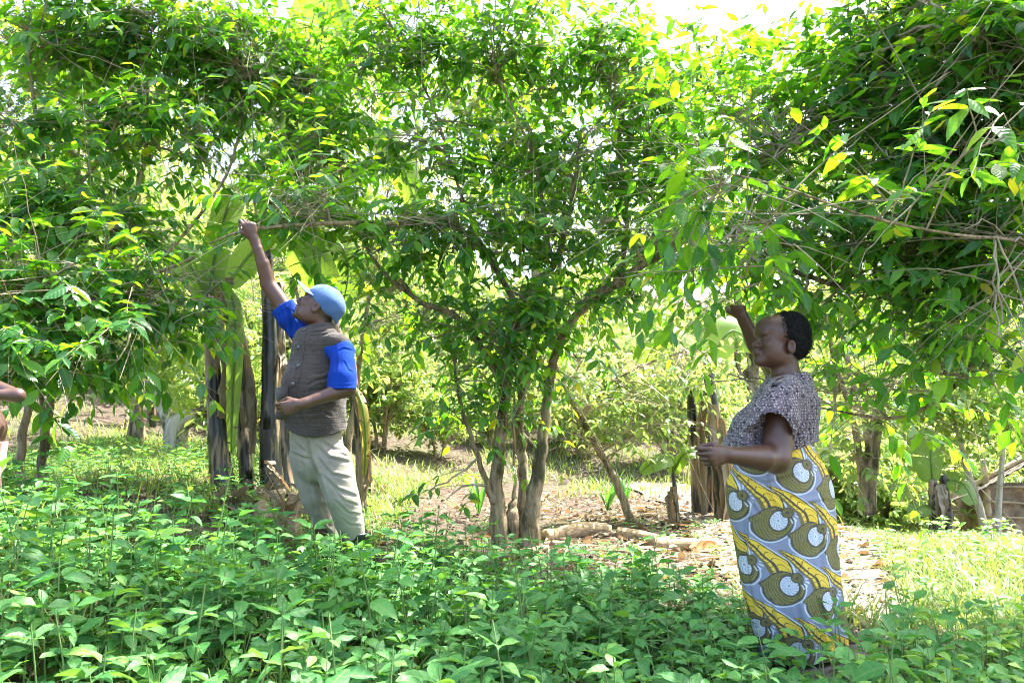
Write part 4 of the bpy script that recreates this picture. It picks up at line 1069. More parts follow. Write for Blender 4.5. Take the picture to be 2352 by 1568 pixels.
# rake beam and roof
e0 = at(2245, 1108, 10.4); e1 = at(2352, 1050, 10.4)
d_ = (e1 - e0); e2 = e0 + d_ * 4
g = Geo(); tubes(g, np.array([e0, e1, e2]) + [0, .1, -.05], np.full(3, .04), 6)
g.build('rafter', M['stick'], hut)
g = Geo()
nn = 40
t = np.linspace(-.15, 4, 60); u = np.linspace(0, 1.0, 24)
TT, UU = np.meshgrid(t, u, indexing='ij')
base = e0[None, None] + d_[None, None] * TT[..., None] + np.array([0, 1.0, 0]) * UU[..., None] + np.array([0, -.35, .03])
base[..., 2] += .012 * np.sin(TT * 2 * np.pi / .12) - .35 * UU
i = np.arange(base.shape[0] * base.shape[1]).reshape(base.shape[:2])
F = np.stack([i[:-1, :-1], i[1:, :-1], i[1:, 1:], i[:-1, 1:]], -1).reshape(-1, 4)
g.add(base.reshape(-1, 3), F); g.add((base + [0, 0, .012]).reshape(-1, 3), F[:, ::-1])
g.build('roof', M['tin'], hut)
# ------------------------------------------------------------------ people: smooth-union fields meshed as one surface
class Field:
    def __init__(s, lo, hi, res):
        s.lo = np.array(lo, float); s.res = res
        s.n = np.ceil((np.array(hi) - s.lo) / res).astype(int) + 1
        s.D = np.full(s.n, 0.5, np.float32)
        s.ax = [s.lo[i] + res * np.arange(s.n[i]) for i in range(3)]
    def region(s, lo, hi):
        a = np.clip(np.floor((lo - s.lo) / s.res).astype(int), 0, s.n - 1)
        b = np.clip(np.ceil((hi - s.lo) / s.res).astype(int) + 1, 1, s.n)
        sl = tuple(slice(a[i], b[i]) for i in range(3))
        X, Y, Z = np.meshgrid(s.ax[0][sl[0]], s.ax[1][sl[1]], s.ax[2][sl[2]], indexing='ij', sparse=True)
        return sl, X, Y, Z
    def blend(s, sl, d, k, mode):
        a = s.D[sl]; d = d.astype(np.float32)
        if mode == 'add':
            h = np.maximum(k - np.abs(a - d), 0) / k
            s.D[sl] = np.minimum(a, d) - h * h * k / 4
        elif mode == 'sub':
            d = -d
            h = np.maximum(k - np.abs(a - d), 0) / k
            s.D[sl] = np.maximum(a, d) + h * h * k / 4
    def cone(s, a, ra, b, rb, k=.02, f=None, sq=1.0, mode='add'):
        a = np.array(a, float); b = np.array(b, float)
        m = max(ra, rb) * max(1, sq) + k + 4 * s.res + .01
        sl, X, Y, Z = s.region(np.minimum(a, b) - m, np.maximum(a, b) + m)
        px, py, pz = X - a[0], Y - a[1], Z - a[2]
        ab = b - a
        if f is not None:
            f = unit(f); q = (1 / sq - 1)
            df = (px * f[0] + py * f[1] + pz * f[2]) * q
            px, py, pz = px + df * f[0], py + df * f[1], pz + df * f[2]
            ab = ab + f * (ab @ f) * q
        t = np.clip((px * ab[0] + py * ab[1] + pz * ab[2]) / (ab @ ab), 0, 1)
        d = np.sqrt((px - t * ab[0]) ** 2 + (py - t * ab[1]) ** 2 + (pz - t * ab[2]) ** 2) - (ra + (rb - ra) * t)
        s.blend(sl, d * min(1, sq), k, mode)
    def ell(s, c, r, axes=None, k=.02, mode='add'):
        c = np.array(c, float); r = np.array(r, float)
        m = r.max() + k + 4 * s.res + .01
        sl, X, Y, Z = s.region(c - m, c + m)
        x, y, z = X - c[0], Y - c[1], Z - c[2]
        if axes is None: axes = np.eye(3)
        q = [(x * a[0] + y * a[1] + z * a[2]) for a in axes]
        k0 = np.sqrt(sum((q[i] / r[i]) ** 2 for i in range(3))); k1 = np.sqrt(sum((q[i] / r[i] ** 2) ** 2 for i in range(3))) + 1e-9
        s.blend(sl, k0 * (k0 - 1) / k1, k, mode)
    def cut(s, p, n, k=.006):
        """remove everything on the n side of the plane through p"""
        n = unit(n); p = np.array(p, float)
        X, Y, Z = np.meshgrid(*s.ax, indexing='ij', sparse=True)
        d = ((X - p[0]) * n[0] + (Y - p[1]) * n[1] + (Z - p[2]) * n[2]).astype(np.float32)
        h = np.maximum(k - np.abs(s.D - d), 0) / k
        s.D = np.maximum(s.D, d) + h * h * k / 4
    def shell_sub(s, other_D): s.D = np.maximum(s.D, -other_D)
    def mesh(s):
        D = s.D; ins = D < 0
        ny, nz = D.shape[1], D.shape[2]
        c = np.zeros(tuple(np.array(D.shape) - 1), np.int8)
        for i in (0, 1):
            for j in (0, 1):
                for k in (0, 1):
                    c += ins[i:D.shape[0] - 1 + i, j:D.shape[1] - 1 + j, k:D.shape[2] - 1 + k]
        act = np.argwhere((c > 0) & (c < 8))
        idm = np.full(c.shape, -1, np.int32); idm[tuple(act.T)] = np.arange(len(act))
        acc = np.zeros((len(act), 3)); cnt = np.zeros(len(act))
        corners = [(i, j, k) for i in (0, 1) for j in (0, 1) for k in (0, 1)]
        val = {o: D[act[:, 0] + o[0], act[:, 1] + o[1], act[:, 2] + o[2]] for o in corners}
        for o in corners:
            for ax in range(3):
                if o[ax] == 0:
                    p = list(o); p[ax] = 1; p = tuple(p)
                    a, b = val[o], val[p]; m = (a < 0) != (b < 0)
                    t = np.where(m, a / np.where(m, a - b, 1), 0)
                    pt = np.array(o, float)[None] + 0 * t[:, None]; pt[:, ax] += t
                    acc[m] += pt[m]; cnt[m] += 1
        V = s.lo + s.res * (act + acc / cnt[:, None])
        F = []
        for ax in range(3):
            sl0 = [slice(None)] * 3; sl1 = [slice(None)] * 3
            sl0[ax] = slice(0, -1); sl1[ax] = slice(1, None)
            a, b = ins[tuple(sl0)], ins[tuple(sl1)]
            e = np.argwhere(a != b)
            u, v = [(1, 2), (2, 0), (0, 1)][ax]
            e = e[(e[:, u] > 0) & (e[:, v] > 0) & (e[:, u] < D.shape[u] - 1) & (e[:, v] < D.shape[v] - 1)]
            flip = a[tuple(e.T)]
            q = []
            for du, dv in ((-1, -1), (0, -1), (0, 0), (-1, 0)):
                g = e.copy(); g[:, u] += du; g[:, v] += dv
                q.append(idm[tuple(g.T)])
            q = np.stack(q, 1)
            q[~flip] = q[~flip][:, ::-1]
            F.append(q)
        F = np.concatenate(F); F = F[(F >= 0).all(1)]
        return V, F
def smooth(V, F, n=1, f=.5):
    E = np.concatenate([F[:, [0, 1]], F[:, [1, 2]], F[:, [2, 3]], F[:, [3, 0]]])
    E = np.concatenate([E, E[:, ::-1]])
    for _ in range(n):
        acc = np.zeros_like(V); cnt = np.bincount(E[:, 0], minlength=len(V))
        for i in range(3): acc[:, i] = np.bincount(E[:, 0], V[E[:, 1], i], minlength=len(V))
        V = V * (1 - f) + f * acc / np.maximum(cnt, 1)[:, None]
    return V
def vnorm(V, F):
    n = np.cross(V[F[:, 2]] - V[F[:, 0]], V[F[:, 3]] - V[F[:, 1]])
    out = np.zeros_like(V)
    for k in range(4):
        for i in range(3): out[:, i] += np.bincount(F[:, k], n[:, i], minlength=len(V))
    return unit(out)
def folds(V, F, lines):
    """real creases: lines of (px polyline, half width px, depth m) pressed into the camera-facing cloth along its normal"""
    Nn = vnorm(V, F); X, Y = proj(V)
    face = np.clip(-(Nn * unit(V - CAM)).sum(1) * 2.5, 0, 1)
    disp = np.zeros(len(V))
    for pts, w, dep in lines:
        pts = np.array(pts, float); best = np.full(len(V), 1e9); tt = np.zeros(len(V))
        m = (X > pts[:, 0].min() - 4 * w) & (X < pts[:, 0].max() + 4 * w) & (Y > pts[:, 1].min() - 4 * w) & (Y < pts[:, 1].max() + 4 * w)
        x, y = X[m], Y[m]; bb = np.full(len(x), 1e9); tb = np.zeros(len(x)); sg = np.zeros(len(x)); n = len(pts) - 1
        for i in range(n):
            a, b = pts[i], pts[i + 1]; ab = b - a
            t = np.clip(((x - a[0]) * ab[0] + (y - a[1]) * ab[1]) / (ab @ ab), 0, 1)
            dx, dy = x - a[0] - t * ab[0], y - a[1] - t * ab[1]
            d = np.hypot(dx, dy); u = d < bb
            bb[u] = d[u]; tb[u] = (i + t[u]) / n; sg[u] = np.sign(dx * ab[1] - dy * ab[0])[u]
        env = np.sin(np.pi * np.clip(tb * .86 + .07, 0, 1)) ** .6
        prof = -np.exp(-(bb / w) ** 2) + .8 * np.exp(-((bb - 1.9 * w) / (1.1 * w)) ** 2) * (.6 + .4 * sg)
        disp[m] += dep * env * prof
    return V + Nn * (disp * face)[:, None]
def cloth_noise(V, F, amp, freq, seed=0):
    Nn = vnorm(V, F); f = freq
    d = np.sin(V[:, 0] * f + 2 * np.sin(V[:, 2] * f * .6 + seed)) * np.sin(V[:, 2] * f * .8 + 1.5 * np.sin(V[:, 1] * f * .9 + seed)) + .5 * np.sin(V[:, 1] * f * 1.7 + V[:, 2] * f * 1.3 + seed)
    return V + Nn * (amp * d)[:, None]
def put(name, V, F, mat, parent, attrs=None):
    return link_mesh(name, mesh_np(name, V, [F], attrs), mat, parent)
def bvh(V, F): return BVHTree.FromPolygons([tuple(v) for v in V], [tuple(int(i) for i in f) for f in F])
def hit(tree, px, py):
    d = Vector(at(px, py, 4.0) - CAM).normalized()
    loc, nrm, _, _ = tree.ray_cast(Vector(CAM), d)
    if loc is None: return None
    n = np.array(nrm); loc = np.array(loc)
    if n @ np.array(d) > 0: n = -n
    return loc, n

def skin_mat():
    m, nt, out = new_mat('skin')
    bs = N(nt, 'ShaderNodeBsdfPrincipled')
    a = N(nt, 'ShaderNodeAttribute', attribute_name='col')
    co = objco(nt)
    c = mixc(nt, math_(nt, 'MULTIPLY', noise(nt, co, 28, 5), .35), a.outputs['Color'], (.05, .024, .016))
    lk(nt, c, bs.inputs['Base Color'])
    bs.inputs['Roughness'].default_value = .38
    bs.inputs['Specular IOR Level'].default_value = .5
    bs.inputs['Subsurface Weight'].default_value = .06
    bs.inputs['Subsurface Radius'].default_value = (.012, .005, .003)
    lk(nt, bump(nt, noise(nt, co, 320, 3), .25, .002), bs.inputs['Normal'])
    lk(nt, bs.outputs[0], out.inputs[0])
    return m
M['skin'] = skin_mat()
M['hair'] = simple_mat('short_black_hair', (.006, .006, .006), .85, 60, (.022, .020, .020), 1.0, 170, spec=.3)
def cloth_mat(name, col, col2=None, rough=.85, sheen=.15, weave=900, nsc=9, quilt=False, dots=False):
    m, nt, out = new_mat(name)
    bs = N(nt, 'ShaderNodeBsdfPrincipled'); bs.inputs['Roughness'].default_value = rough; bs.inputs['Specular IOR Level'].default_value = .25
    bs.inputs['Sheen Weight'].default_value = sheen
    co = objco(nt)
    a = N(nt, 'ShaderNodeAttribute', attribute_name='cuv')
    c = ramp(nt, noise(nt, co, nsc, 5), [(.35, col), (.68, col2 or col)])
    h = noise(nt, co, weave, 2)
    if quilt:
        br = N(nt, 'ShaderNodeTexBrick'); wv = N(nt, 'ShaderNodeTexNoise'); lk(nt, co, wv.inputs['Vector']); wv.inputs['Scale'].default_value = 14
        va = N(nt, 'ShaderNodeVectorMath', operation='MULTIPLY_ADD'); lk(nt, wv.outputs['Color'], va.inputs[0]); va.inputs[1].default_value = (.03, .022, 0); lk(nt, a.outputs['Vector'], va.inputs[2])
        lk(nt, va.outputs[0], br.inputs['Vector'])
        br.inputs['Scale'].default_value = 1.0; br.inputs['Brick Width'].default_value = .058; br.inputs['Row Height'].default_value = .026
        br.inputs['Mortar Size'].default_value = .0022; br.inputs['Mortar Smooth'].default_value = 1.0
        inv = math_(nt, 'SUBTRACT', 1.0, br.outputs['Fac'])
        h = math_(nt, 'ADD', math_(nt, 'MULTIPLY', inv, 1.0), math_(nt, 'MULTIPLY', noise(nt, co, 45, 3), .9))
        c = mixc(nt, math_(nt, 'MULTIPLY', br.outputs['Fac'], .35), c, (.018, .014, .012))
        lk(nt, bump(nt, h, .8, .006), bs.inputs['Normal'])
    elif dots:
        v = N(nt, 'ShaderNodeTexVoronoi'); lk(nt, co, v.inputs['Vector']); v.inputs['Scale'].default_value = 80; v.inputs['Randomness'].default_value = .45
        v2 = N(nt, 'ShaderNodeTexVoronoi'); lk(nt, co, v2.inputs['Vector']); v2.inputs['Scale'].default_value = 50; v2.inputs['Randomness'].default_value = .7
        c = mixc(nt, ramp(nt, v2.outputs['Distance'], [(.30, (1, 1, 1)), (.42, (0, 0, 0))]), c, (.028, .016, .024))
        c = mixc(nt, ramp(nt, v.outputs['Distance'], [(.24, (1, 1, 1)), (.36, (0, 0, 0))]), c, (.40, .37, .33))
        lk(nt, bump(nt, noise(nt, co, 60, 3), .3, .004), bs.inputs['Normal'])
    else:
        lk(nt, bump(nt, math_(nt, 'ADD', math_(nt, 'MULTIPLY', h, .25), noise(nt, co, 26, 4)), .35, .006), bs.inputs['Normal'])
    lk(nt, c, bs.inputs['Base Color']); lk(nt, bs.outputs[0], out.inputs[0])
    return m
M['blue'] = cloth_mat('blue_shirt_cloth', (.0008, .026, .21), (.0015, .040, .29), rough=.95, sheen=0)
M['vest'] = cloth_mat('quilted_brown_cloth', (.042, .033, .028), (.062, .049, .041), quilt=True)
M['trousers'] = cloth_mat('grey_beige_cotton', (.21, .19, .145), (.26, .235, .185), rough=.75)
M['cap'] = cloth_mat('washed_blue_cotton', (.050, .115, .26), (.085, .160, .31))
M['capdark'] = cloth_mat('dark_blue_cotton', (.02, .05, .25))
M['rubber'] = simple_mat('black_rubber', (.010, .010, .011), .35, spec=.6)
M['button'] = simple_mat('dark_button', (.05, .05, .05), .25, spec=.7)
M['blouse'] = cloth_mat('printed_blouse_cotton', (.11, .082, .098), (.15, .118, .138), dots=True)
M['pink'] = cloth_mat('faded_pink_cotton', (.62, .30, .25), (.70, .40, .35))

def frame(fwd, up=(0, 0, 1)):
    f = unit(fwd); u = np.array(up, float); u = unit(u - f * (u @ f)); l = np.cross(u, f)
    return np.array([f, l, u])
def head(F_, c, A, s=1.0, ear=(-.005, -.016), nose=1.0, ):
    """A rows: forward, left, up"""
    L = lambda x, y, z: c + s * (A[0] * x + A[1] * y + A[2] * z)
    E = lambda p, r, k=.02, mode='add': F_.ell(L(*p), np.array(r) * s, A, k, mode)
    E((-.008, 0, .025), (.098, .076, .088)); E((.035, 0, -.03), (.055, .060, .075), .03)
    E((.040, 0, -.088), (.048, .046, .034), .03); E((.078, 0, -.108), (.018, .022, .017), .02)
    for y in (-1, 1):
        E((.020, y * .050, -.075), (.045, .014, .030), .03)              # jaw
        E((.066, y * .040, -.030), (.022, .022, .020), .02)              # cheekbone
        E((.097, y * .031, -.001), (.013, .016, .009), .010, 'sub')      # eye socket
        E((.076, y * .031, -.002), (.0135, .0135, .0125), .004)          # eyeball
        E((.083, y * .031, .0085), (.011, .016, .005), .005)             # upper lid
        E((.082, y * .031, -.013), (.010, .015, .004), .006)
        E((.088, y * .028, .018), (.010, .022, .007), .016)              # brow
        E((.099, y * .015, -.041), (.011, .009, .008), .008)             # nostril wing
        ex, ez = ear
        F_.ell(L(ex, y * .078, ez), np.array((.020, .011, .032)) * s, A, .006)
        F_.ell(L(ex + .003, y * .089, ez + .004), np.array((.011, .011, .019)) * s, A, .003, 'sub')
    F_.cone(L(.086, 0, .008), .008 * s, L(.108 * nose, 0, -.036), .0125 * s, .012)
    E((.112 * nose, 0, -.037), (.011, .012, .010), .008)
    E((.094, 0, -.0625), (.013, .022, .0070), .008); E((.092, 0, -.076), (.012, .019, .0075), .006)
    E((.109, 0, -.0695), (.012, .024, .0016), .003, 'sub')
    return L
def hand(F_, w, d, lat, n, curls, s=1.0, tcurl=.5, k=.0035, rt=.0085):
    d = unit(d); lat = unit(lat - d * np.dot(lat, d)); n = unit(n - d * np.dot(n, d)); n = unit(n - lat * np.dot(n, lat))
    w = np.array(w, float)
    off = [.029, .010, -.010, -.028]; fl = [.086, .088, .083, .075]
    segs = [(.040, .024, .019), (.044, .027, .020), (.041, .025, .019), (.032, .019, .017)]
    F_.cone(w - d * .02, .023 * s, w + d * .04 * s, .022 * s, .02, n, .75)
    F_.ell(w + d * .05 * s, np.array((.046, .038, .0155)) * s, np.array([d, lat, n]), .012)
    tips = []
    for i in range(4):
        K = w + (d * fl[i] + lat * off[i]) * s
        F_.cone(w + (d * .03 + lat * off[i] * .6) * s, .013 * s, K, .0108 * s, .010)
        dd = unit(d + lat * (off[i] * 2.0)); p = K; a = 0
        for q in range(3):
            a += curls[i][q]
            e = p + (dd * math.cos(a) + n * math.sin(a)) * segs[i][q] * s
            F_.cone(p, (.0098 - .001 * q) * s, e, (.0090 - .0011 * q) * s, k)
            p = e
        tips.append(p)
    b = w + (d * .022 + lat * .022 + n * .006) * s
    p1 = b + unit(d * .75 + lat * .55 + n * .45) * .042 * s
    tgt = tips[0] - lat * .0 + n * .004
    v = unit(tgt - p1); v = unit(v * tcurl + unit(d * .9 + n * .4) * (1 - tcurl))
    p2 = p1 + v * .034 * s; v2 = unit(tgt - p2); p3 = p2 + unit(v2 * .6 + v * .4) * .024 * s
    F_.cone(b, .016 * s, p1, .0125 * s, .012); F_.cone(p1, .0115 * s, p2, .0098 * s, .004); F_.cone(p2, .0098 * s, p3, .0078 * s, .003)
    return tips, p3
def paint(V, base): return np.tile(np.array(list(base) + [1.0]), (len(V), 1))
def dab(colr, V, c, r, rgb, soft=.3):
    d = np.linalg.norm((V - c) / np.asarray(r), axis=1)
    w = np.clip((1 - d) / soft, 0, 1)[:, None]
    colr[:, :3] = colr[:, :3] * (1 - w) + np.array(rgb) * w

# ================================================================== the man
mg = at(790, 1400, 4.1); mz = float(T(mg[0], mg[1]))
man = empty('person', (mg[0], mg[1], mz), 'man in blue cap, quilted brown vest and grey trousers reaching up into the branches', 'person')
SK = (.092, .043, .027)
mf = unit([-.72, -.69, 0]); ml = np.array([.69, -.72, 0])
B = Field((-1.62, 3.75, mz - .05), (-.60, 4.50, 2.32), .005)
sN = at(783, 792, 3.98); sF = at(690, 752, 4.22); nk = at(735, 748, 4.11)
hip = at(722, 1000, 4.12)
# torso, neck
B.cone(at(730, 815, 4.11), .125, at(724, 960, 4.12), .12, .04, mf, .72)
B.cone(sN + [-.03, .02, -.05], .035, sF, .050, .05); B.cone(nk + [0, 0, -.03], .062, at(736, 712, 4.10), .056, .03)
B.cone(at(722, 975, 4.12), .10, at(728, 1010, 4.12), .10, .04, mf, .8)
hc = at(735, 703, 4.10); HA = frame((-.83, -.10, .55))
HL = head(B, hc, HA, 1.05, ear=(-.002, -.020))
# raised right arm
eF = at(616, 652, 4.20); wF = at(583, 548, 4.14)
B.cone(sF, .052, at(652, 705, 4.21), .049, .01); B.cone(at(652, 705, 4.21), .049, eF, .044, .006)
B.cone(eF, .044, at(604, 606, 4.17), .037, .006); B.cone(at(604, 606, 4.17), .037, at(592, 572, 4.15), .028, .005); B.cone(at(592, 572, 4.15), .028, wF, .0235, .005)
hand(B, wF, at(570, 512, 4.11) - wF, (-.85, -.5, -.25), (-.35, .9, .1), [(.75, .8, .5), (.95, 1.0, .6), (1.15, 1.2, .7), (1.3, 1.2, .7)], 1.0, .8)
# lowered left arm, forearm across the belly
eN = at(800, 893, 3.93); wN = at(690, 929, 3.80)
B.cone(sN + [0, 0, -.07], .043, eN, .041, .02); B.cone(eN, .041, at(765, 903, 3.88), .040, .006); B.cone(at(765, 903, 3.88), .040, wN, .0255, .006)
hand(B, wN, at(655, 938, 3.78) - wN, (-.15, -.1, 1), (-.05, 1, -.05), [(.7, .9, .5), (.95, 1.0, .6), (1.1, 1.1, .6), (1.2, 1.1, .6)], 1.0, .85)
# legs, boots
kN = at(792, 1125, 4.05); aN = at(818, 1330, 4.10); kF = at(722, 1120, 4.18); aF = at(768, 1320, 4.26)
B.cone(at(752, 1025, 4.08), .07, kN, .06, .03); B.cone(kN, .058, aN, .04, .02)
B.cone(at(708, 1025, 4.17), .07, kF, .06, .03); B.cone(kF, .058, aF, .04, .02)
for a_ in (aN, aF):
    a0 = np.array([a_[0], a_[1], mz + .05]); B.cone(a_, .04, a0, .035, .02); B.cone(a0, .035, a0 + mf * .15 + [0, 0, -.015], .028, .02)
V, F = B.mesh(); V = smooth(V, F, 1, .4)
col = paint(V, SK)
for y in (-1, 1):
    dab(col, V, HL(.082, y * .031, -.002), (.010, .010, .0065), (.60, .57, .52), .25)
    dab(col, V, HL(.091, y * .033, .001), (.006, .006, .006), (.01, .007, .005), .4)
    dab(col, V, HL(.090, y * .030, .019), (.012, .020, .0045), (.012, .010, .008), .5)
    dab(col, V, HL(-.02, y * .075, .015), (.030, .02, .04), (.015, .012, .010), .8)
dab(col, V, HL(.088, 0, -.106), (.036, .040, .032), (.010, .009, .008), .6)
dab(col, V, HL(.060, 0, -.122), (.045, .045, .018), (.015, .012, .010), .8)
dab(col, V, HL(.098, 0, -.0555), (.010, .022, .004), (.03, .02, .015), .6)
dab(col, V, HL(.103, 0, -.070), (.014, .022, .012), (.13, .06, .05), .5)
dab(col, V, HL(-.07, 0, -.03), (.05, .075, .05), (.012, .010, .009), .5)
put('body', V, F, M['skin'], man, {'col': col})
body_tree = bvh(V, F)

def cuv_of(V, cx, cy, r): return np.column_stack([np.arctan2(V[:, 0] - cx, -(V[:, 1] - cy)) * r, V[:, 2], np.zeros(len(V))])
# trousers
P_ = Field((-1.35, 3.80, mz), (-.62, 4.50, 1.24), .0055)
P_.cone(at(721, 960, 4.12), .140, at(725, 1000, 4.12), .150, .04, mf, .86); P_.cone(at(727, 1015, 4.12), .156, at(731, 1045, 4.12), .155, .02, mf, .86)
P_.cone(at(764, 1060, 4.06), .103, at(785, 1140, 4.03), .090, .015); P_.cone(at(785, 1140, 4.03), .090, at(803, 1200, 4.07), .077, .008); P_.cone(at(803, 1200, 4.07), .077, at(815, 1236, 4.09), .060, .008)
P_.cone(at(704, 1050, 4.17), .096, at(724, 1140, 4.18), .078, .015); P_.cone(at(724, 1140, 4.18), .078, at(744, 1195, 4.22), .064, .008); P_.cone(at(744, 1195, 4.22), .064, at(758, 1240, 4.24), .050, .008)
P_.cut(at(724, 968, 4.12), (0, 0, 1)); P_.cut(at(810, 1238, 4.1), (0.1, 0, -1))
V, F = P_.mesh(); V = smooth(V, F, 2)
V = cloth_noise(V, F, .0022, 26, 2)
V = folds(V, F, [([(707, 1015), (712, 1050), (735, 1100), (745, 1145)], 4.5, .016), ([(668, 1040), (700, 1052), (712, 1056)], 3.5, .010), ([(690, 1090), (712, 1130), (725, 1170)], 5, .008),
                 ([(735, 1010), (765, 1030), (798, 1034)], 3.0, .008), ([(728, 1024), (755, 1052), (803, 1062)], 3.5, .009), ([(728, 1050), (762, 1090), (806, 1098)], 3.2, .007), ([(740, 1090), (775, 1125), (818, 1140)], 3.5, .008), ([(755, 1110), (790, 1150), (822, 1160)], 2.4, .005), ([(780, 1040), (795, 1046), (806, 1046)], 2.0, .004),
                 ([(770, 1150), (800, 1178), (828, 1182)], 2.6, .006), ([(785, 1190), (805, 1206), (826, 1206)], 2.4, .005), ([(690, 1050), (700, 1090), (716, 1120)], 3, .006), ([(672, 1010), (690, 1030), (700, 1036)], 3.5, .007), ([(728, 1190), (745, 1215), (758, 1225)], 4, .008),
                 ([(805, 1030), (815, 1100), (828, 1160)], 2.5, .004), ([(700, 985), (706, 1010), (712, 1024)], 3, .006), ([(770, 1000), (785, 1010), (793, 1020)], 2.5, .006), ([(715, 1150), (735, 1190), (742, 1215)], 4, .007)])
V = smooth(V, F, 1, .3)
tr_o = put('trousers', V, F, M['trousers'], man)
# boots
for (top, a_, nm) in ((at(820, 1226, 4.09), aN, 0), (at(760, 1242, 4.24), aF, 1)):
    a0 = np.array([a_[0], a_[1], mz + .055])
    W = Field(np.minimum(top, a0) - .2, np.maximum(top, a0) + .2, .005)
    W.cone(top, .068 if nm == 0 else .058, a0 + [0, 0, .10], .055, .02); W.cone(a0 + [0, 0, .10], .055, a0, .050, .02)
    W.cone(a0, .048, a0 + mf * .17 + [0, 0, -.015], .042, .03); W.ell(a0 + mf * .12 + [0, 0, .01], (.07, .048, .035), frame(mf), .02)
    I_ = Field(W.lo, W.lo + (W.n - 1) * W.res, .005); I_.cone(top + [0, 0, .1], .060 if nm == 0 else .050, a0 + [0, 0, .16], .046, .01)
    if I_.D.shape == W.D.shape: W.D = np.maximum(W.D, -I_.D)
    W.cut(top + [0, 0, .012], (0, 0, 1), .004); W.cut((0, 0, mz + .002), (0, 0, -1), .004)
    V, F = W.mesh(); V = smooth(V, F, 1)
    put('boot', V, F, M['rubber'], man)
# shirt: torso under the vest and two sleeves
Q = Field((-1.42, 3.70, 1.05), (-.60, 4.50, 1.98), .005)
Q.cone(at(728, 830, 4.11), .135, at(724, 930, 4.12), .13, .04, mf, .75)
Q.cone(sN + [-.02, 0, -.04], .045, sF + [0, 0, -.01], .068, .04)
Q.cone(sN + [.014, 0, -.032], .061, at(786, 868, 3.93), .072, .03); Q.cone(at(786, 868, 3.93), .073, at(784, 910, 3.91), .078, .02)
Q.cone(sF, .078, at(668, 730, 4.21), .074, .03); Q.cone(at(668, 730, 4.21), .072, at(640, 692, 4.21), .070, .02)
Q.cut(at(784, 893, 3.9), (0, 0, -1)) if False else None
I_ = Field(Q.lo, (-.60, 4.50, 1.98), .005)
I_.cone(at(786, 878, 3.93), .060, at(784, 960, 3.91), .072, .01); I_.cone(at(655, 712, 4.21), .050, at(600, 640, 4.2), .070, .01)
Q.D = np.maximum(Q.D, -I_.D)
# cut the two sleeve ends with local planes
X, Y, Z = np.meshgrid(*Q.ax, indexing='ij', sparse=True)
pc = at(784, 894, 3.92); n1 = unit([.02, 0, -1]); d1 = (X - pc[0]) * n1[0] + (Z - pc[2]) * n1[2]
Q.D = np.where(X > at(744, 800, 3.95)[0], np.maximum(Q.D, d1), Q.D)
pf = at(643, 708, 4.21); ndir = unit(at(616, 652, 4.2) - at(690, 752, 4.22)); d2 = (X - pf[0]) * ndir[0] + (Y - pf[1]) * ndir[1] + (Z - pf[2]) * ndir[2]
Q.D = np.where(X < at(690, 752, 4.2)[0] + .0, np.maximum(Q.D, d2), Q.D).astype(np.float32)
V, F = Q.mesh(); V = smooth(V, F, 1)
V = cloth_noise(V, F, .0016, 30, 5)
V = folds(V, F, [([(770, 800), (772, 840), (768, 885)], 3, .002), ([(660, 712), (672, 740), (672, 765)], 3.5, .010),
                 ([(648, 715), (655, 745), (662, 775)], 3.5, .008), ([(672, 716), (688, 735), (700, 742)], 3.5, .009), ([(752, 885), (780, 886), (812, 885)], 1.6, .002), ([(640, 722), (648, 750), (658, 770)], 3, .006), ([(778, 806), (790, 800), (812, 806)], 2, .003), ([(790, 830), (800, 850), (811, 856)], 2, .003)])
V = smooth(V, F, 1, .3)
put('shirt', V, F, M['blue'], man)
# vest
W = Field((-1.50, 3.72, .90), (-.62, 4.50, 1.94), .005)
W.cone(at(725, 800, 4.11), .150, at(724, 880, 4.11), .180, .05, mf, .84); W.cone(at(724, 880, 4.11), .180, at(724, 1015, 4.11), .184, .04, mf, .90)
W.cone(at(782, 790, 3.99), .054, at(697, 757, 4.2), .052, .05); W.ell(at(668, 905, 4.0), (.05, .05, .12), None, .07)
W.cone(at(655, 930, 3.98), .030, at(640, 955, 3.96), .018, .05)
W.cone(at(736, 775, 4.11), .082, at(737, 742, 4.105), .070, .03)
I_ = Field(W.lo, (-.62, 4.50, 1.94), .005)
I_.cone(at(737, 762, 4.105), .058, at(737, 715, 4.1), .070, .01)
I_.cone(at(812, 815, 3.91), .064, at(796, 885, 3.88), .070, .02); I_.cone(at(655, 735, 4.23), .062, at(640, 690, 4.22), .07, .02)
W.D = np.maximum(W.D, -I_.D)
W.cone(at(752, 780, 4.03), .046, at(772, 786, 3.985), .044, .02)
W.cut(at(738, 745, 4.1), (-.18, 0, 1), .004)
# hem: lower in the middle, raised at the front left
X, Y, Z = np.meshgrid(*W.ax, indexing='ij', sparse=True)
pxs = 1176 + FPX * X / np.maximum(Y, .1)
hy = np.interp(pxs.ravel(), [600, 625, 640, 654, 662, 690, 732, 770, 791, 820], [972, 966, 978, 981, 986, 997, 1001, 996, 987, 980])
hz_ = np.array([1.15 + (930 - v) / 414 for v in hy]).reshape(pxs.shape)
W.D = np.maximum(W.D, hz_ - Z).astype(np.float32)
V, F = W.mesh(); V = smooth(V, F, 2)
V = cloth_noise(V, F, .0018, 34, 1)
V = folds(V, F, [([(760, 868), (730, 872), (705, 885)], 3.5, .008), ([(762, 885), (735, 895), (700, 900)], 3, .006), ([(700, 905), (690, 940), (705, 985)], 4.5, .010), ([(752, 850), (740, 858), (720, 858)], 3, .005), ([(712, 765), (740, 762), (768, 752)], 2.5, .006),
                 ([(712, 772), (745, 768), (775, 758)], 2.5, .005), ([(760, 955), (740, 945), (700, 950)], 3, .005), ([(670, 800), (672, 840), (665, 880)], 3.5, .006)])
V = smooth(V, F, 1, .3)
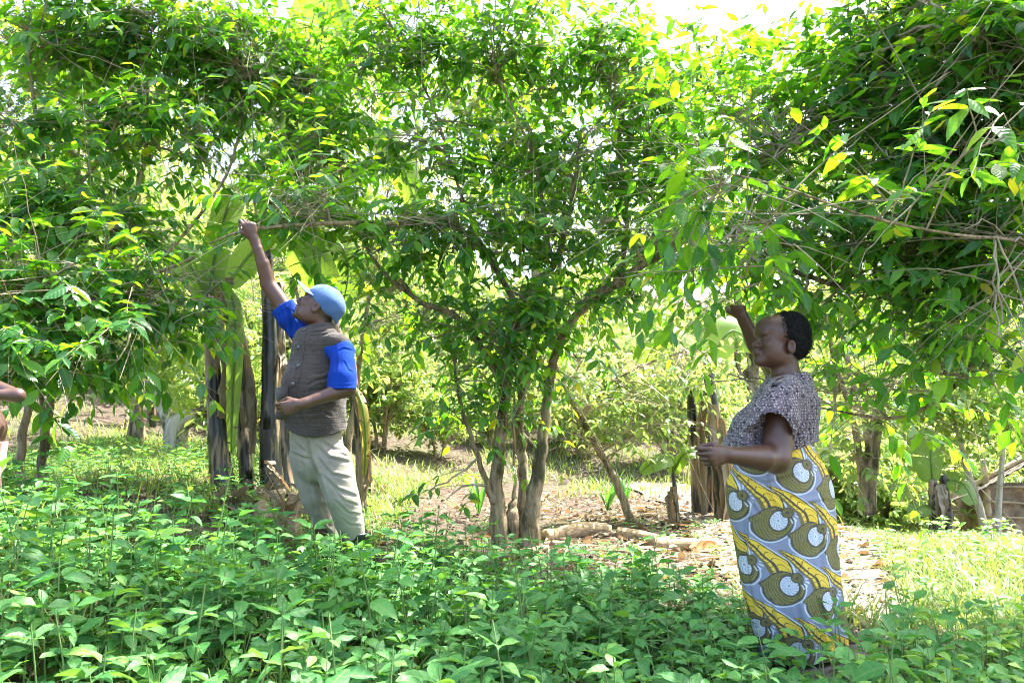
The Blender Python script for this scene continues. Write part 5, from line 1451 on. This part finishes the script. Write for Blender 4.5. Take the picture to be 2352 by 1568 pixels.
put('vest', V, F, M['vest'], man, {'cuv': cuv_of(V, mg[0] - .15, 4.12, .19)})
vt = bvh(V, F)
def ribbon(pxs_, half, thick, name, mat, parent, tree, n=40):
    L = resample(np.array(pxs_, float), n); pts = []; nr = []
    for q in L:
        h = hit(tree, q[0], q[1])
        if h is not None: pts.append(h[0]); nr.append(h[1])
    pts = np.array(pts); nr = unit(np.array(nr))
    for _ in range(3):
        pts[1:-1] = (pts[:-2] + pts[1:-1] * 2 + pts[2:]) / 4; nr[1:-1] = unit(nr[:-2] + nr[1:-1] * 2 + nr[2:])
    Tn = unit(np.gradient(pts, axis=0)); S_ = unit(np.cross(nr, Tn))
    prof = [(-1, -.6), (-.8, .7), (0, 1), (.8, .7), (1, -.6)]
    V = np.stack([pts + S_ * half * a + nr * thick * b for a, b in prof], 1); m = len(pts)
    i = np.arange(m * 5).reshape(m, 5)
    F = np.stack([i[:-1, :-1], i[1:, :-1], i[1:, 1:], i[:-1, 1:]], -1).reshape(-1, 4)
    V = V.reshape(-1, 3)
    put(name, V, F, mat, parent, {'cuv': np.column_stack([V[:, 0] * 0 + .01, V[:, 2] * 0 + .01, V[:, 0] * 0])})
ribbon([(706, 752), (700, 780), (697, 812), (692, 845), (684, 885), (677, 925)], .004, .004, 'placket', M['vest'], man, vt)
ribbon([(700, 976), (706, 983), (728, 986), (750, 984), (757, 977)], .005, .004, 'pocket_welt', M['vest'], man, vt)
for bx, by in ((699, 757), (686, 797), (685, 839), (673, 881)):
    h = hit(vt, bx, by)
    if h is None: continue
    g = Geo(); n_ = unit(h[1]); P = np.array([h[0] - n_ * .002, h[0] + n_ * .004, h[0] + n_ * .006])
    tubes(g, P, np.array([.0115, .0115, .009]), 14)
    g.build('button', M['button'], man)
# pocket flap at the front edge
h = hit(vt, 648, 905)
if h is not None:
    g = Geo(); n_ = unit(h[1]); u2 = np.array([0, 0, 1.0]); s2 = unit(np.cross(u2, n_))
    for sx in (0, 1):
        o = h[0] + n_ * (.004 + .006 * sx)
        V = np.array([o + s2 * a + u2 * b for a, b in [(-.045, .03), (.045, .045), (.05, -.01), (.012, -.05), (-.035, -.035)]])
        g.add(V, np.array([[0, 1, 2, 3, 4]]) if sx else np.array([[4, 3, 2, 1, 0]]))
    for i in range(5): g.F.setdefault(4, []).append(np.array([[i, (i + 1) % 5, 5 + (i + 1) % 5, 5 + i]]))
    g.build('pocket_flap', M['vest'], man)
# cap
C_ = Field(hc - .26, hc + .26, .004)
C_.ell(HL(-.012, 0, .034), (.112, .092, .094), HA, .01)
C_.cone(HL(-.07, 0, .02), .06, HL(-.085, 0, -.02), .045, .03)
J = Field(hc - .26, hc + .26, .004); J.ell(HL(-.010, 0, .026), (.103, .083, .088), HA, .01); J.cone(HL(-.06, 0, .0), .055, HL(-.085, 0, -.07), .05, .02)
C_.D = np.maximum(C_.D, -J.D)
pa, pb = HL(.10, 0, .036), HL(-.10, 0, -.040); e_ = pb - pa; C_.cut(pa, np.cross(HA[1], e_) * np.sign(np.dot(np.cross(HA[1], e_), -HA[2])), .003)
V, F = C_.mesh(); V = smooth(V, F, 1)
V = cloth_noise(V, F, .0012, 40, 3)
co_ = put('cap', V, F, M['cap'], man)
g = Geo(); nu, nv = 24, 16; VV = []
for sgn in (1, 0):
    for i in range(nu):
        a = (i / (nu - 1) - .5) * 2.5
        for j in range(nv):
            t = j / (nv - 1); rr = 1 + .0 * t
            ext = t * .078 * (math.cos(a * .62) ** .7)
            x = .098 * math.cos(a) ** 1 + ext; y = .080 * math.sin(a) * (1 + .05 * t)
            z = .040 - .018 * math.sin(a) ** 2 + .10 * ext - 2.2 * y * y * (t) + (.003 if sgn else 0)
            VV.append(HL(x, y, z))
VV = np.array(VV); i = np.arange(nu * nv).reshape(nu, nv); F = np.stack([i[:-1, :-1], i[1:, :-1], i[1:, 1:], i[:-1, 1:]], -1).reshape(-1, 4)
F2 = F[:, ::-1] + nu * nv
rim = []
ed = np.concatenate([i[:, -1]]);
for q in range(nu - 1): rim.append((i[q, -1], i[q + 1, -1], i[q + 1, -1] + nu * nv, i[q, -1] + nu * nv))
cp = bpy.data.objects[co_.name]
bo = link_mesh('brim', mesh_np('brim', VV, [np.concatenate([F, F2, np.array(rim)])]), None, co_)
bo.location = (0, 0, 0); bo.data.materials.append(M['cap'])
o_ = link_mesh('cap_button', (lambda g: (tubes(g, np.array([HL(-.012, 0, .125), HL(-.012, 0, .132)]), np.array([.008, .006]), 10), mesh_np('cap_button', np.concatenate(g.V), [np.concatenate(f) for f in g.F.values()]))[1])(Geo()), M['cap'], co_)
o_.location = (0, 0, 0)

# ================================================================== the woman
wg = at(1830, 1500, 3.45); wz = float(T(wg[0], wg[1]))
woman = empty('person', (wg[0], wg[1], wz), 'woman in spotted blouse and yellow and grey wax-print wrap skirt picking from the branches', 'person')
wf = unit([-.96, -.28, 0])
SKW = (.090, .041, .026)
B = Field((.68, 2.84, wz - .02), (1.66, 4.0, 1.66), .0045)
S1 = at(1805, 902, 3.27); S2 = at(1802, 885, 3.62)
B.cone(S1, .065, S2, .065, .05); B.cone(at(1800, 940, 3.45), .12, at(1780, 1010, 3.45), .13, .05)
B.cone(at(1806, 880, 3.45), .070, at(1800, 825, 3.45), .060, .03)
B.cone(at(1790, 1050, 3.45), .13, at(1795, 1120, 3.45), .14, .05)
for dy, px0 in ((-.09, 1810), (.09, 1800)):
    B.cone(at(px0, 1120, 3.45 + dy), .10, at(px0 + 10, 1300, 3.45 + dy), .06, .03)
    a0 = at(px0 + 25, 1480, 3.45 + dy); a0[2] = wz + .05
    B.cone(at(px0 + 10, 1300, 3.45 + dy), .058, a0, .035, .02); B.cone(a0, .035, a0 + wf * .14 + [0, 0, -.015], .028, .02)
whc = at(1789, 778, 3.45); WA = frame((-.985, -.12, .06))
WL = head(B, whc, WA, 1.06, ear=(-.020, -.040), nose=.99)
B.ell(WL(.060, 0, .045), (.045, .055, .045), WA, .03); B.ell(WL(.103, 0, -.068), (.016, .026, .017), WA, .01); B.ell(WL(.094, 0, -.108), (.016, .022, .015), WA, .02); B.ell(WL(.098, 0, -.038), (.020, .020, .014), WA, .01)
B.ell(WL(.116, 0, -.068), (.010, .024, .0018), WA, .003, 'sub')
B.ell(WL(.050, 0, -.098), (.045, .045, .028), WA, .03)       # soft under-chin
B.ell(WL(.045, .040, -.055), (.030, .022, .030), WA, .03); B.ell(WL(.045, -.040, -.055), (.030, .022, .030), WA, .03)
# near (left) arm
E1 = at(1781, 1052, 3.18); W1 = at(1672, 1044, 3.02)
B.cone(S1, .072, E1, .062, .01); B.cone(E1, .060, at(1750, 1052, 3.12), .055, .02); B.cone(at(1750, 1052, 3.12), .055, W1, .031, .006)
hand(B, W1, at(1635, 1048, 2.98) - W1, (-.1, -.05, 1), (.05, 1, -.1), [(.8, .95, .5), (1.0, 1.1, .6), (1.15, 1.2, .7), (1.25, 1.2, .7)], 1.05, .85)
# far (right) arm raised
E2 = at(1768, 836, 3.82); W2 = at(1705, 727, 3.80)
B.cone(S2, .060, E2, .048, .01); B.cone(E2, .048, at(1735, 790, 3.84), .045, .006); B.cone(at(1735, 790, 3.84), .045, W2, .028, .006)
hand(B, W2, at(1690, 692, 3.77) - W2, (-.95, -.1, -.35), (-.05, 1, .05), [(1.15, 1.1, .7), (1.3, 1.2, .7), (1.4, 1.3, .8), (1.4, 1.3, .8)], 1.05, .8)
V, F = B.mesh(); V = smooth(V, F, 1, .4)
col = paint(V, SKW)
for y in (-1, 1):
    dab(col, V, WL(.086, y * .032, -.002), (.007, .008, .0035), (.22, .19, .17), .4)
    dab(col, V, WL(.092, y * .033, -.001), (.006, .006, .005), (.008, .006, .005), .4)
    dab(col, V, WL(.090, y * .030, .019), (.012, .020, .004), (.012, .010, .008), .6)
dab(col, V, WL(.102, 0, -.070), (.014, .022, .012), (.10, .045, .04), .5)
put('body', V, F, M['skin'], woman, {'col': col})
# hair
H_ = Field(whc - .24, whc + .24, .004)
H_.ell(WL(-.040, 0, .028), (.100, .089, .100), WA, .01); H_.ell(WL(-.060, 0, -.020), (.075, .080, .075), WA, .03)
H_.ell(WL(.095, 0, -.045), (.085, .12, .105), WA, .01, 'sub')
H_.ell(WL(-.012, .09, -.045), (.032, .05, .045), WA, .01, 'sub'); H_.ell(WL(-.012, -.09, -.045), (.032, .05, .045), WA, .01, 'sub')
H_.cut(WL(-.06, 0, -.088), (0, 0, -1), .01)
V, F = H_.mesh(); V = smooth(V, F, 1)
rr = np.random.RandomState(1)
V = cloth_noise(V, F, .0012, 210, 2) + vnorm(V, F) * (rr.rand(len(V), 1) - .3) * .0035
put('hair', V, F, M['hair'], woman)
# short curls standing proud of the hair surface
g = Geo(); Nn = vnorm(V, F); pk = rr.randint(0, len(V), 5200)
P0 = V[pk]; n0 = unit(Nn[pk] + rr.normal(size=(len(pk), 3)) * .5); k_ = np.linspace(0, 1, 4)
sd2 = unit(np.cross(n0, rr.normal(size=(len(pk), 3))))
PP = P0[:, None] + n0[:, None] * (k_ * .010)[None, :, None] + sd2[:, None] * (.0045 * np.sin(k_ * 4.5))[None, :, None]
tubes(g, PP, np.broadcast_to(.0009 * (1 - .4 * k_), (len(pk), 4)), 3, cap=False)
g.build('hair_curls', M['hair'], woman)
# blouse
Q = Field((.85, 2.95, .86), (1.64, 3.92, 1.30), .0048)
Q.cone(at(1814, 905, 3.45), .095, at(1803, 935, 3.45), .134, .02); Q.cone(at(1803, 935, 3.45), .134, at(1775, 995, 3.44), .176, .02)
Q.cone(at(1764, 1016, 3.44), .182, at(1756, 1050, 3.44), .200, .03); Q.cone(at(1808, 930, 3.46), .135, at(1806, 1040, 3.46), .135, .05)
Q.cone(S1 + [0, 0, -.01], .078, S2 + [0, 0, -.01], .078, .05); Q.cone(at(1818, 885, 3.46), .085, at(1826, 868, 3.46), .078, .04)
Q.cone(S1 + [-.01, 0, 0], .084, at(1780, 962, 3.20), .094, .02); Q.cone(at(1780, 962, 3.20), .094, at(1766, 1000, 3.20), .100, .02, wf, 1.1)
Q.cone(at(1750, 985, 3.24), .06, at(1728, 1012, 3.24), .055, .03)
Q.cone(S2, .075, at(1790, 862, 3.72), .068, .03)
I_ = Field(Q.lo, (1.64, 3.92, 1.30), .0048)
I_.cone(at(1775, 975, 3.17), .078, at(1765, 1080, 3.12), .10, .01); I_.cone(at(1722, 1004, 3.16), .045, at(1750, 1006, 3.14), .055, .02)
I_.cone(at(1805, 868, 3.45), .066, at(1798, 820, 3.44), .085, .02); I_.cone(at(1780, 850, 3.77), .055, at(1765, 825, 3.85), .07, .01)
Q.D = np.maximum(Q.D, -I_.D)
Q.cut(at(1795, 856, 3.45), (-.45, 0, 1), .01); Q.cut(at(1840, 846, 3.45), (.75, 0, 1), .04)
X, Y, Z = np.meshgrid(*Q.ax, indexing='ij', sparse=True)
# sleeve end: below this line nothing nearer than the torso
pc = at(1760, 985, 3.18); n1 = unit([-.24, 0, -1.0]); d1 = (X - pc[0]) * n1[0] + (Z - pc[2]) * n1[2] + np.clip((at(1735, 990, 3.18)[0] - X) * .6, 0, 9) * 0
Q.D = np.where((Y < 3.24) & (X < at(1815, 985, 3.2)[0]), np.maximum(Q.D, np.where(X < at(1738, 990, 3.18)[0], -1, d1)), Q.D)
pxs = 1176 + FPX * X / np.maximum(Y, .1)
hy = np.interp(pxs.ravel(), [1620, 1650, 1696, 1740, 1800, 1861, 1900], [1024, 1025, 1035, 1040, 1034, 1014, 1005]); hz_ = (1.15 + (930 - hy) / 492).reshape(pxs.shape)
Q.D = np.maximum(Q.D, hz_ - Z).astype(np.float32)
V, F = Q.mesh(); V = smooth(V, F, 1)
V = cloth_noise(V, F, .0026, 24, 4)
V = folds(V, F, [([(1803, 880), (1806, 930), (1806, 975)], 4, .012), ([(1735, 900), (1720, 930), (1705, 960)], 5, .008), ([(1745, 920), (1735, 950), (1730, 980)], 4, .008), ([(1835, 850), (1845, 900), (1840, 950)], 5, .008),
                 ([(1812, 985), (1830, 1000), (1855, 985)], 5, .010), ([(1820, 960), (1835, 1000), (1822, 1030)], 5, .008), ([(1680, 990), (1700, 1010), (1730, 1018)], 4, .008), ([(1670, 1005), (1690, 1018), (1720, 1028)], 3.5, .007), ([(1760, 900), (1770, 930), (1775, 965)], 4, .006)])
V = smooth(V, F, 1, .3)
put('blouse', V, F, M['blouse'], woman, {'cuv': cuv_of(V, whc[0], 3.45, .17)})
bt_ = bvh(V, F)
h = hit(bt_, 1782, 884) or hit(bt_, 1790, 895)
if h is not None:
    g = Geo(); n_ = unit(h[1]); box(g, h[0] + n_ * .003, (.030, .012, .016)); g.build('collar_clip', M['rubber'], woman)

# wrap skirt: lofted cloth with its printed pattern held per vertex
M['wax'] = None
def wax_mat():
    m, nt, out = new_mat('wax_print_cotton')
    bs = N(nt, 'ShaderNodeBsdfPrincipled'); bs.inputs['Roughness'].default_value = .75; bs.inputs['Specular IOR Level'].default_value = .25
    a = N(nt, 'ShaderNodeAttribute', attribute_name='col')
    nz = noise(nt, objco(nt), 30, 5, .7)
    c = mixc(nt, math_(nt, 'MULTIPLY', nz, .22), a.outputs['Color'], (.42, .42, .46))
    lk(nt, c, bs.inputs['Base Color'])
    lk(nt, bump(nt, noise(nt, objco(nt), 35, 4), .3, .006), bs.inputs['Normal'])
    lk(nt, bs.outputs[0], out.inputs[0])
    return m
M['wax'] = wax_mat()
tab = np.array([(1010, 1712, 1862), (1040, 1700, 1868), (1074, 1687, 1890), (1117, 1668, 1906), (1163, 1674, 1910), (1242, 1690, 1915), (1318, 1703, 1921), (1367, 1713, 1927), (1433, 1730, 1934), (1492, 1744, 1939)], float)
nr, na = 560, 760
ys_ = np.linspace(1012, 1492, nr); xl = np.interp(ys_, tab[:, 0], tab[:, 1]); xr = np.interp(ys_, tab[:, 0], tab[:, 2])
k5 = np.ones(41) / 41
xl = np.convolve(np.pad(xl, 20, 'edge'), k5, 'valid'); xr = np.convolve(np.pad(xr, 20, 'edge'), k5, 'valid')
cen = np.array([at((a + b) / 2, y, 3.45) for a, b, y in zip(xl, xr, ys_)])
hw = (xr - xl) / 2 / ppm(3.45)
dp = np.interp(ys_, [1012, 1117, 1492], [.165, .20, .175])
th = np.linspace(0, 2 * np.pi, na, endpoint=False)         # 0 faces the camera, positive to the right
TH, HWm = np.meshgrid(th, hw); DPm = np.repeat(dp[:, None], na, 1)
t_ = (ys_ - 1012) / 480
# soft vertical folds growing to the hem
ripple = (.004 + .010 * t_[:, None]) * (np.sin(5 * TH + 2.2 * t_[:, None]) + .6 * np.sin(11 * TH + 1 + 3 * t_[:, None])) * .7
X = cen[:, 0:1] + (HWm + ripple * .4) * np.sin(TH); Yk = cen[:, 1:2] - (DPm + ripple) * np.cos(TH)
Zk = np.repeat(cen[:, 2:3], na, 1) - .012 * t_[:, None] * np.sin(TH) * -1.0
V = np.stack([X, Yk, Zk], -1).reshape(-1, 3)
i = np.arange(nr * na).reshape(nr, na); j = np.roll(i, -1, 1)
F = np.stack([i[:-1], i[1:], j[1:], j[:-1]], -1).reshape(-1, 4)
# pattern space: units of 1/1000 of the close-up used to read it; disc centres on a lattice
front = ((TH + np.pi) % (2 * np.pi)) - np.pi
s_m = HWm * np.where(np.abs(front) < np.pi / 2, np.sin(front) * .62 + front * .38, np.sign(front) * (.62 + .38 * np.abs(front)))
U = ((cen[:, 0:1] + s_m - CAM[0]) * ppm(3.45) + 1176)
Vp = np.repeat(ys_[:, None], na, 1)
u4 = (U * 1.7415 - 2800) / .5742; v4 = (Vp * 1.7415 - 1750) / .5742
u4 = u4 + 9 * np.sin(v4 / 95.0) + 5 * np.sin(v4 / 37.0 + u4 / 60.0); v4 = v4 + 7 * np.sin(u4 / 80.0 + 1)
C0 = np.array([.23, .25, .35]); YEL = np.array([.84, .56, .012]); OLI = np.array([.20, .17, .015]); DRK = np.array([.055, .040, .012]); WHT = np.array([.62, .66, .70])
img = np.empty(u4.shape + (3,)); img[:] = C0
rr = np.random.RandomState(6)
def over(mask, c): img[mask] = c
a1 = np.array([255., 115.]); b1 = np.array([70., 430.])
for p in range(-8, 10):
    for q in range(-4, 5):
        cx, cy = np.array([665., 650.]) + p * a1 + q * b1 + (rr.rand(2) - .5) * 22
        m = (np.abs(u4 - cx) < 340) & (np.abs(v4 - cy) < 370)
        if not m.any(): continue
        x = (u4 - cx)[m]; y = (v4 - cy)[m]; sub = img[m]
        def ov(msk, c): sub[msk] = c
        # white echo line right and below the teardrop
        e2 = ((x + 38) / 136.) ** 2 + ((y - 18) / 128.) ** 2
        ov((e2 < 1) & (e2 > .88) & ((y > -10)), WHT)
        # horn
        yy = np.clip((y + 345) / 270., 0, 1)
        xl_ = np.interp(yy, [0, .38, .7, 1], [-300, -208, -118, -84]); xr_ = np.interp(yy, [0, .22, .42, .68, .85, 1], [-294, -178, -92, -6, 18, 26])
        inh = (y > -345) & (y < -68) & (x > xl_) & (x < xr_)
        wl = np.interp(yy, [0, .5, 1], [8, 20, 30])
        ov((y > -345) & (y < -40) & (x > xl_ - wl) & (x < xl_ + 1), DRK * 1.6 + OLI * .3)
        ov((y > -345) & (y < -60) & (x >= xr_) & (x < xr_ + 12), DRK)
        ov((y > -318) & (y < -72) & (x >= xr_ + 12) & (x < xr_ + 24), WHT)
        ov(inh, YEL)
        fr = (x - xl_) / np.maximum(xr_ - xl_, 1)
        ov(inh & (np.abs(fr - .26) < .045 + 5 / np.maximum(xr_ - xl_, 30)), DRK)
        ov(inh & (fr < .26) & (np.mod(y + x * .4, 34) < 5), DRK)
        ov(inh & (fr > .26) & (np.mod(y + 26 * np.sin(fr * 5 + y * .01) - fr * 36, 46) < 5), DRK)
        # teardrop
        e = ((x + 38) / 122.) ** 2 + ((y - 18) / 116.) ** 2
        tri = (x < -60) & (x > -192) & (np.abs(y + 12 - (x + 190) * .12) < (x + 192) * .85) & (y > -75)
        td = (e < 1) | tri
        ov(td, DRK)
        e3 = ((x + 38) / 113.) ** 2 + ((y - 18) / 107.) ** 2
        tri2 = (x < -60) & (x > -178) & (np.abs(y + 12 - (x + 190) * .12) < (x + 180) * .82) & (y > -66)
        ti = (e3 < 1) | tri2
        ov(ti, OLI)
        rad = np.hypot(x, y * .85); ang = np.arctan2(y, x)
        rowi = np.floor(rad / 17)
        ov(ti & (np.mod(rad + 6 * np.sin(ang * 3), 17) < 3.6), DRK)
        ov(ti & (np.mod(ang * rad + rowi * 13, 34) < 3.6) & (x < -30), DRK)
        # disc
        d = np.hypot(x / 50., y / 62.)
        ov(d < 1.2, DRK); ov(d < 1.0, WHT)
        sp = np.mod(ang * 7 / np.pi + .3 * np.sin(d * 9), 1.0)
        ov((d < .92) & (d > .3) & (sp < .33), C0 * 1.4); ov(d < .12, C0)
        # fan and white dashes
        fx, fy = x - 52, y + 52; fd = np.hypot(fx, fy); fa = np.arctan2(fy, fx)
        ov((fd < 36), DRK); ov((fd < 30) & (fd > 10) & (np.mod(fa * 9 / np.pi, 1) < .6), OLI)
        ov((fd > 46) & (fd < 76) & (np.mod(fa * 8 / np.pi, 1) < .42) & (fa > -2.0) & (fa < 1.3), WHT)
        img[m] = sub
col = np.concatenate([img.reshape(-1, 3), np.ones((nr * na, 1))], 1)
V = folds(V, F, [([(1730, 1100), (1712, 1200), (1712, 1300), (1735, 1440)], 6, .010), ([(1760, 1090), (1765, 1140), (1790, 1180)], 5, .006), ([(1700, 1095), (1710, 1130), (1740, 1180)], 5, .007), ([(1885, 1120), (1880, 1220), (1890, 1330)], 6, .006),
                 ([(1835, 1300), (1830, 1390), (1850, 1470)], 6, .008), ([(1770, 1380), (1780, 1430), (1800, 1485)], 5, .008), ([(1880, 1380), (1895, 1430), (1915, 1485)], 5, .008), ([(1700, 1095), (1760, 1110), (1830, 1090)], 4, .006), ([(1800, 1130), (1850, 1160), (1900, 1150)], 5, .004)])
sk = put('wrap_skirt', V, F, M['wax'], woman, {'col': col})
M['olive'] = cloth_mat('olive_cloth', (.30, .24, .02), (.45, .35, .03))
g = Field(at(1866, 1036, 3.40) - .1, at(1866, 1036, 3.40) + .1, .004)
g.ell(at(1872, 1052, 3.38), (.024, .024, .022), None, .01); g.cone(at(1862, 1020, 3.38), .018, at(1872, 1048, 3.38), .014, .01); g.ell(at(1860, 1022, 3.38), (.016, .018, .022), None, .01)
V, F = g.mesh(); o_ = put('skirt_knot', V, F, M['olive'], sk); o_.location = (0, 0, 0)

# ================================================================== the child at the left edge
cg = at(-55, 1300, 3.65); cz = float(T(cg[0], cg[1]))
child = empty('person', (cg[0], cg[1], cz), 'bare-chested child in pink shorts cut off by the left edge, elbow raised', 'person')
B = Field((-3.15, 3.15, cz - .02), (-2.2, 4.1, 1.75), .006)
cf = unit([.97, -.2, 0])
B.cone(at(-58, 905, 3.65), .075, at(-40, 985, 3.65), .092, .05); B.cone(at(-40, 985, 3.65), .092, at(-50, 1060, 3.65), .09, .04)
B.cone(at(-62, 860, 3.55), .035, at(-62, 860, 3.76), .035, .04); B.cone(at(-60, 850, 3.65), .038, at(-58, 810, 3.65), .036, .02)
head(B, at(-58, 765, 3.65), frame(cf), .86)
B.cone(at(-60, 868, 3.55), .036, at(40, 908, 3.42), .030, .02); B.cone(at(40, 908, 3.42), .030, at(-45, 905, 3.35), .022, .02)
hand(B, at(-45, 905, 3.35), (-1, .1, .1), (0, -.3, 1), (0, 1, 0), [(.4, .5, .3)] * 4, .75)
B.cone(at(-62, 868, 3.76), .034, at(-50, 960, 3.82), .028, .02); B.cone(at(-50, 960, 3.82), .027, at(-20, 1030, 3.84), .02, .02)
hand(B, at(-20, 1030, 3.84), (.3, 0, -1), (.9, 0, .3), (0, -1, 0), [(.3, .4, .3)] * 4, .75)
for yy_ in (3.58, 3.72):
    k_ = at(-40, 1180, yy_); a0 = np.array([at(-50, 1300, yy_)[0], yy_, cz + .04])
    B.cone(at(-48, 1070, yy_), .065, k_, .045, .03); B.cone(k_, .043, a0, .028, .02); B.cone(a0, .028, a0 + cf * .11, .02, .02)
V, F = B.mesh(); V = smooth(V, F, 1)
put('body', V, F, M['skin'], child, {'col': paint(V, (.085, .045, .034))})
P_ = Field((-3.1, 3.2, cz + .1), (-2.2, 4.0, 1.02), .006)
P_.cone(at(-42, 1005, 3.65), .112, at(-50, 1060, 3.65), .115, .04)
for yy_ in (3.59, 3.71): P_.cone(at(-46, 1060, yy_), .09, at(-42, 1180, yy_), .070, .03)
P_.cut(at(-42, 1016, 3.65), (-.05, 0, 1)); P_.cut(at(-42, 1172, 3.65), (0, 0, -1))
V, F = P_.mesh(); V = smooth(V, F, 1); V = cloth_noise(V, F, .003, 28, 1)
put('shorts', V, F, M['pink'], child)
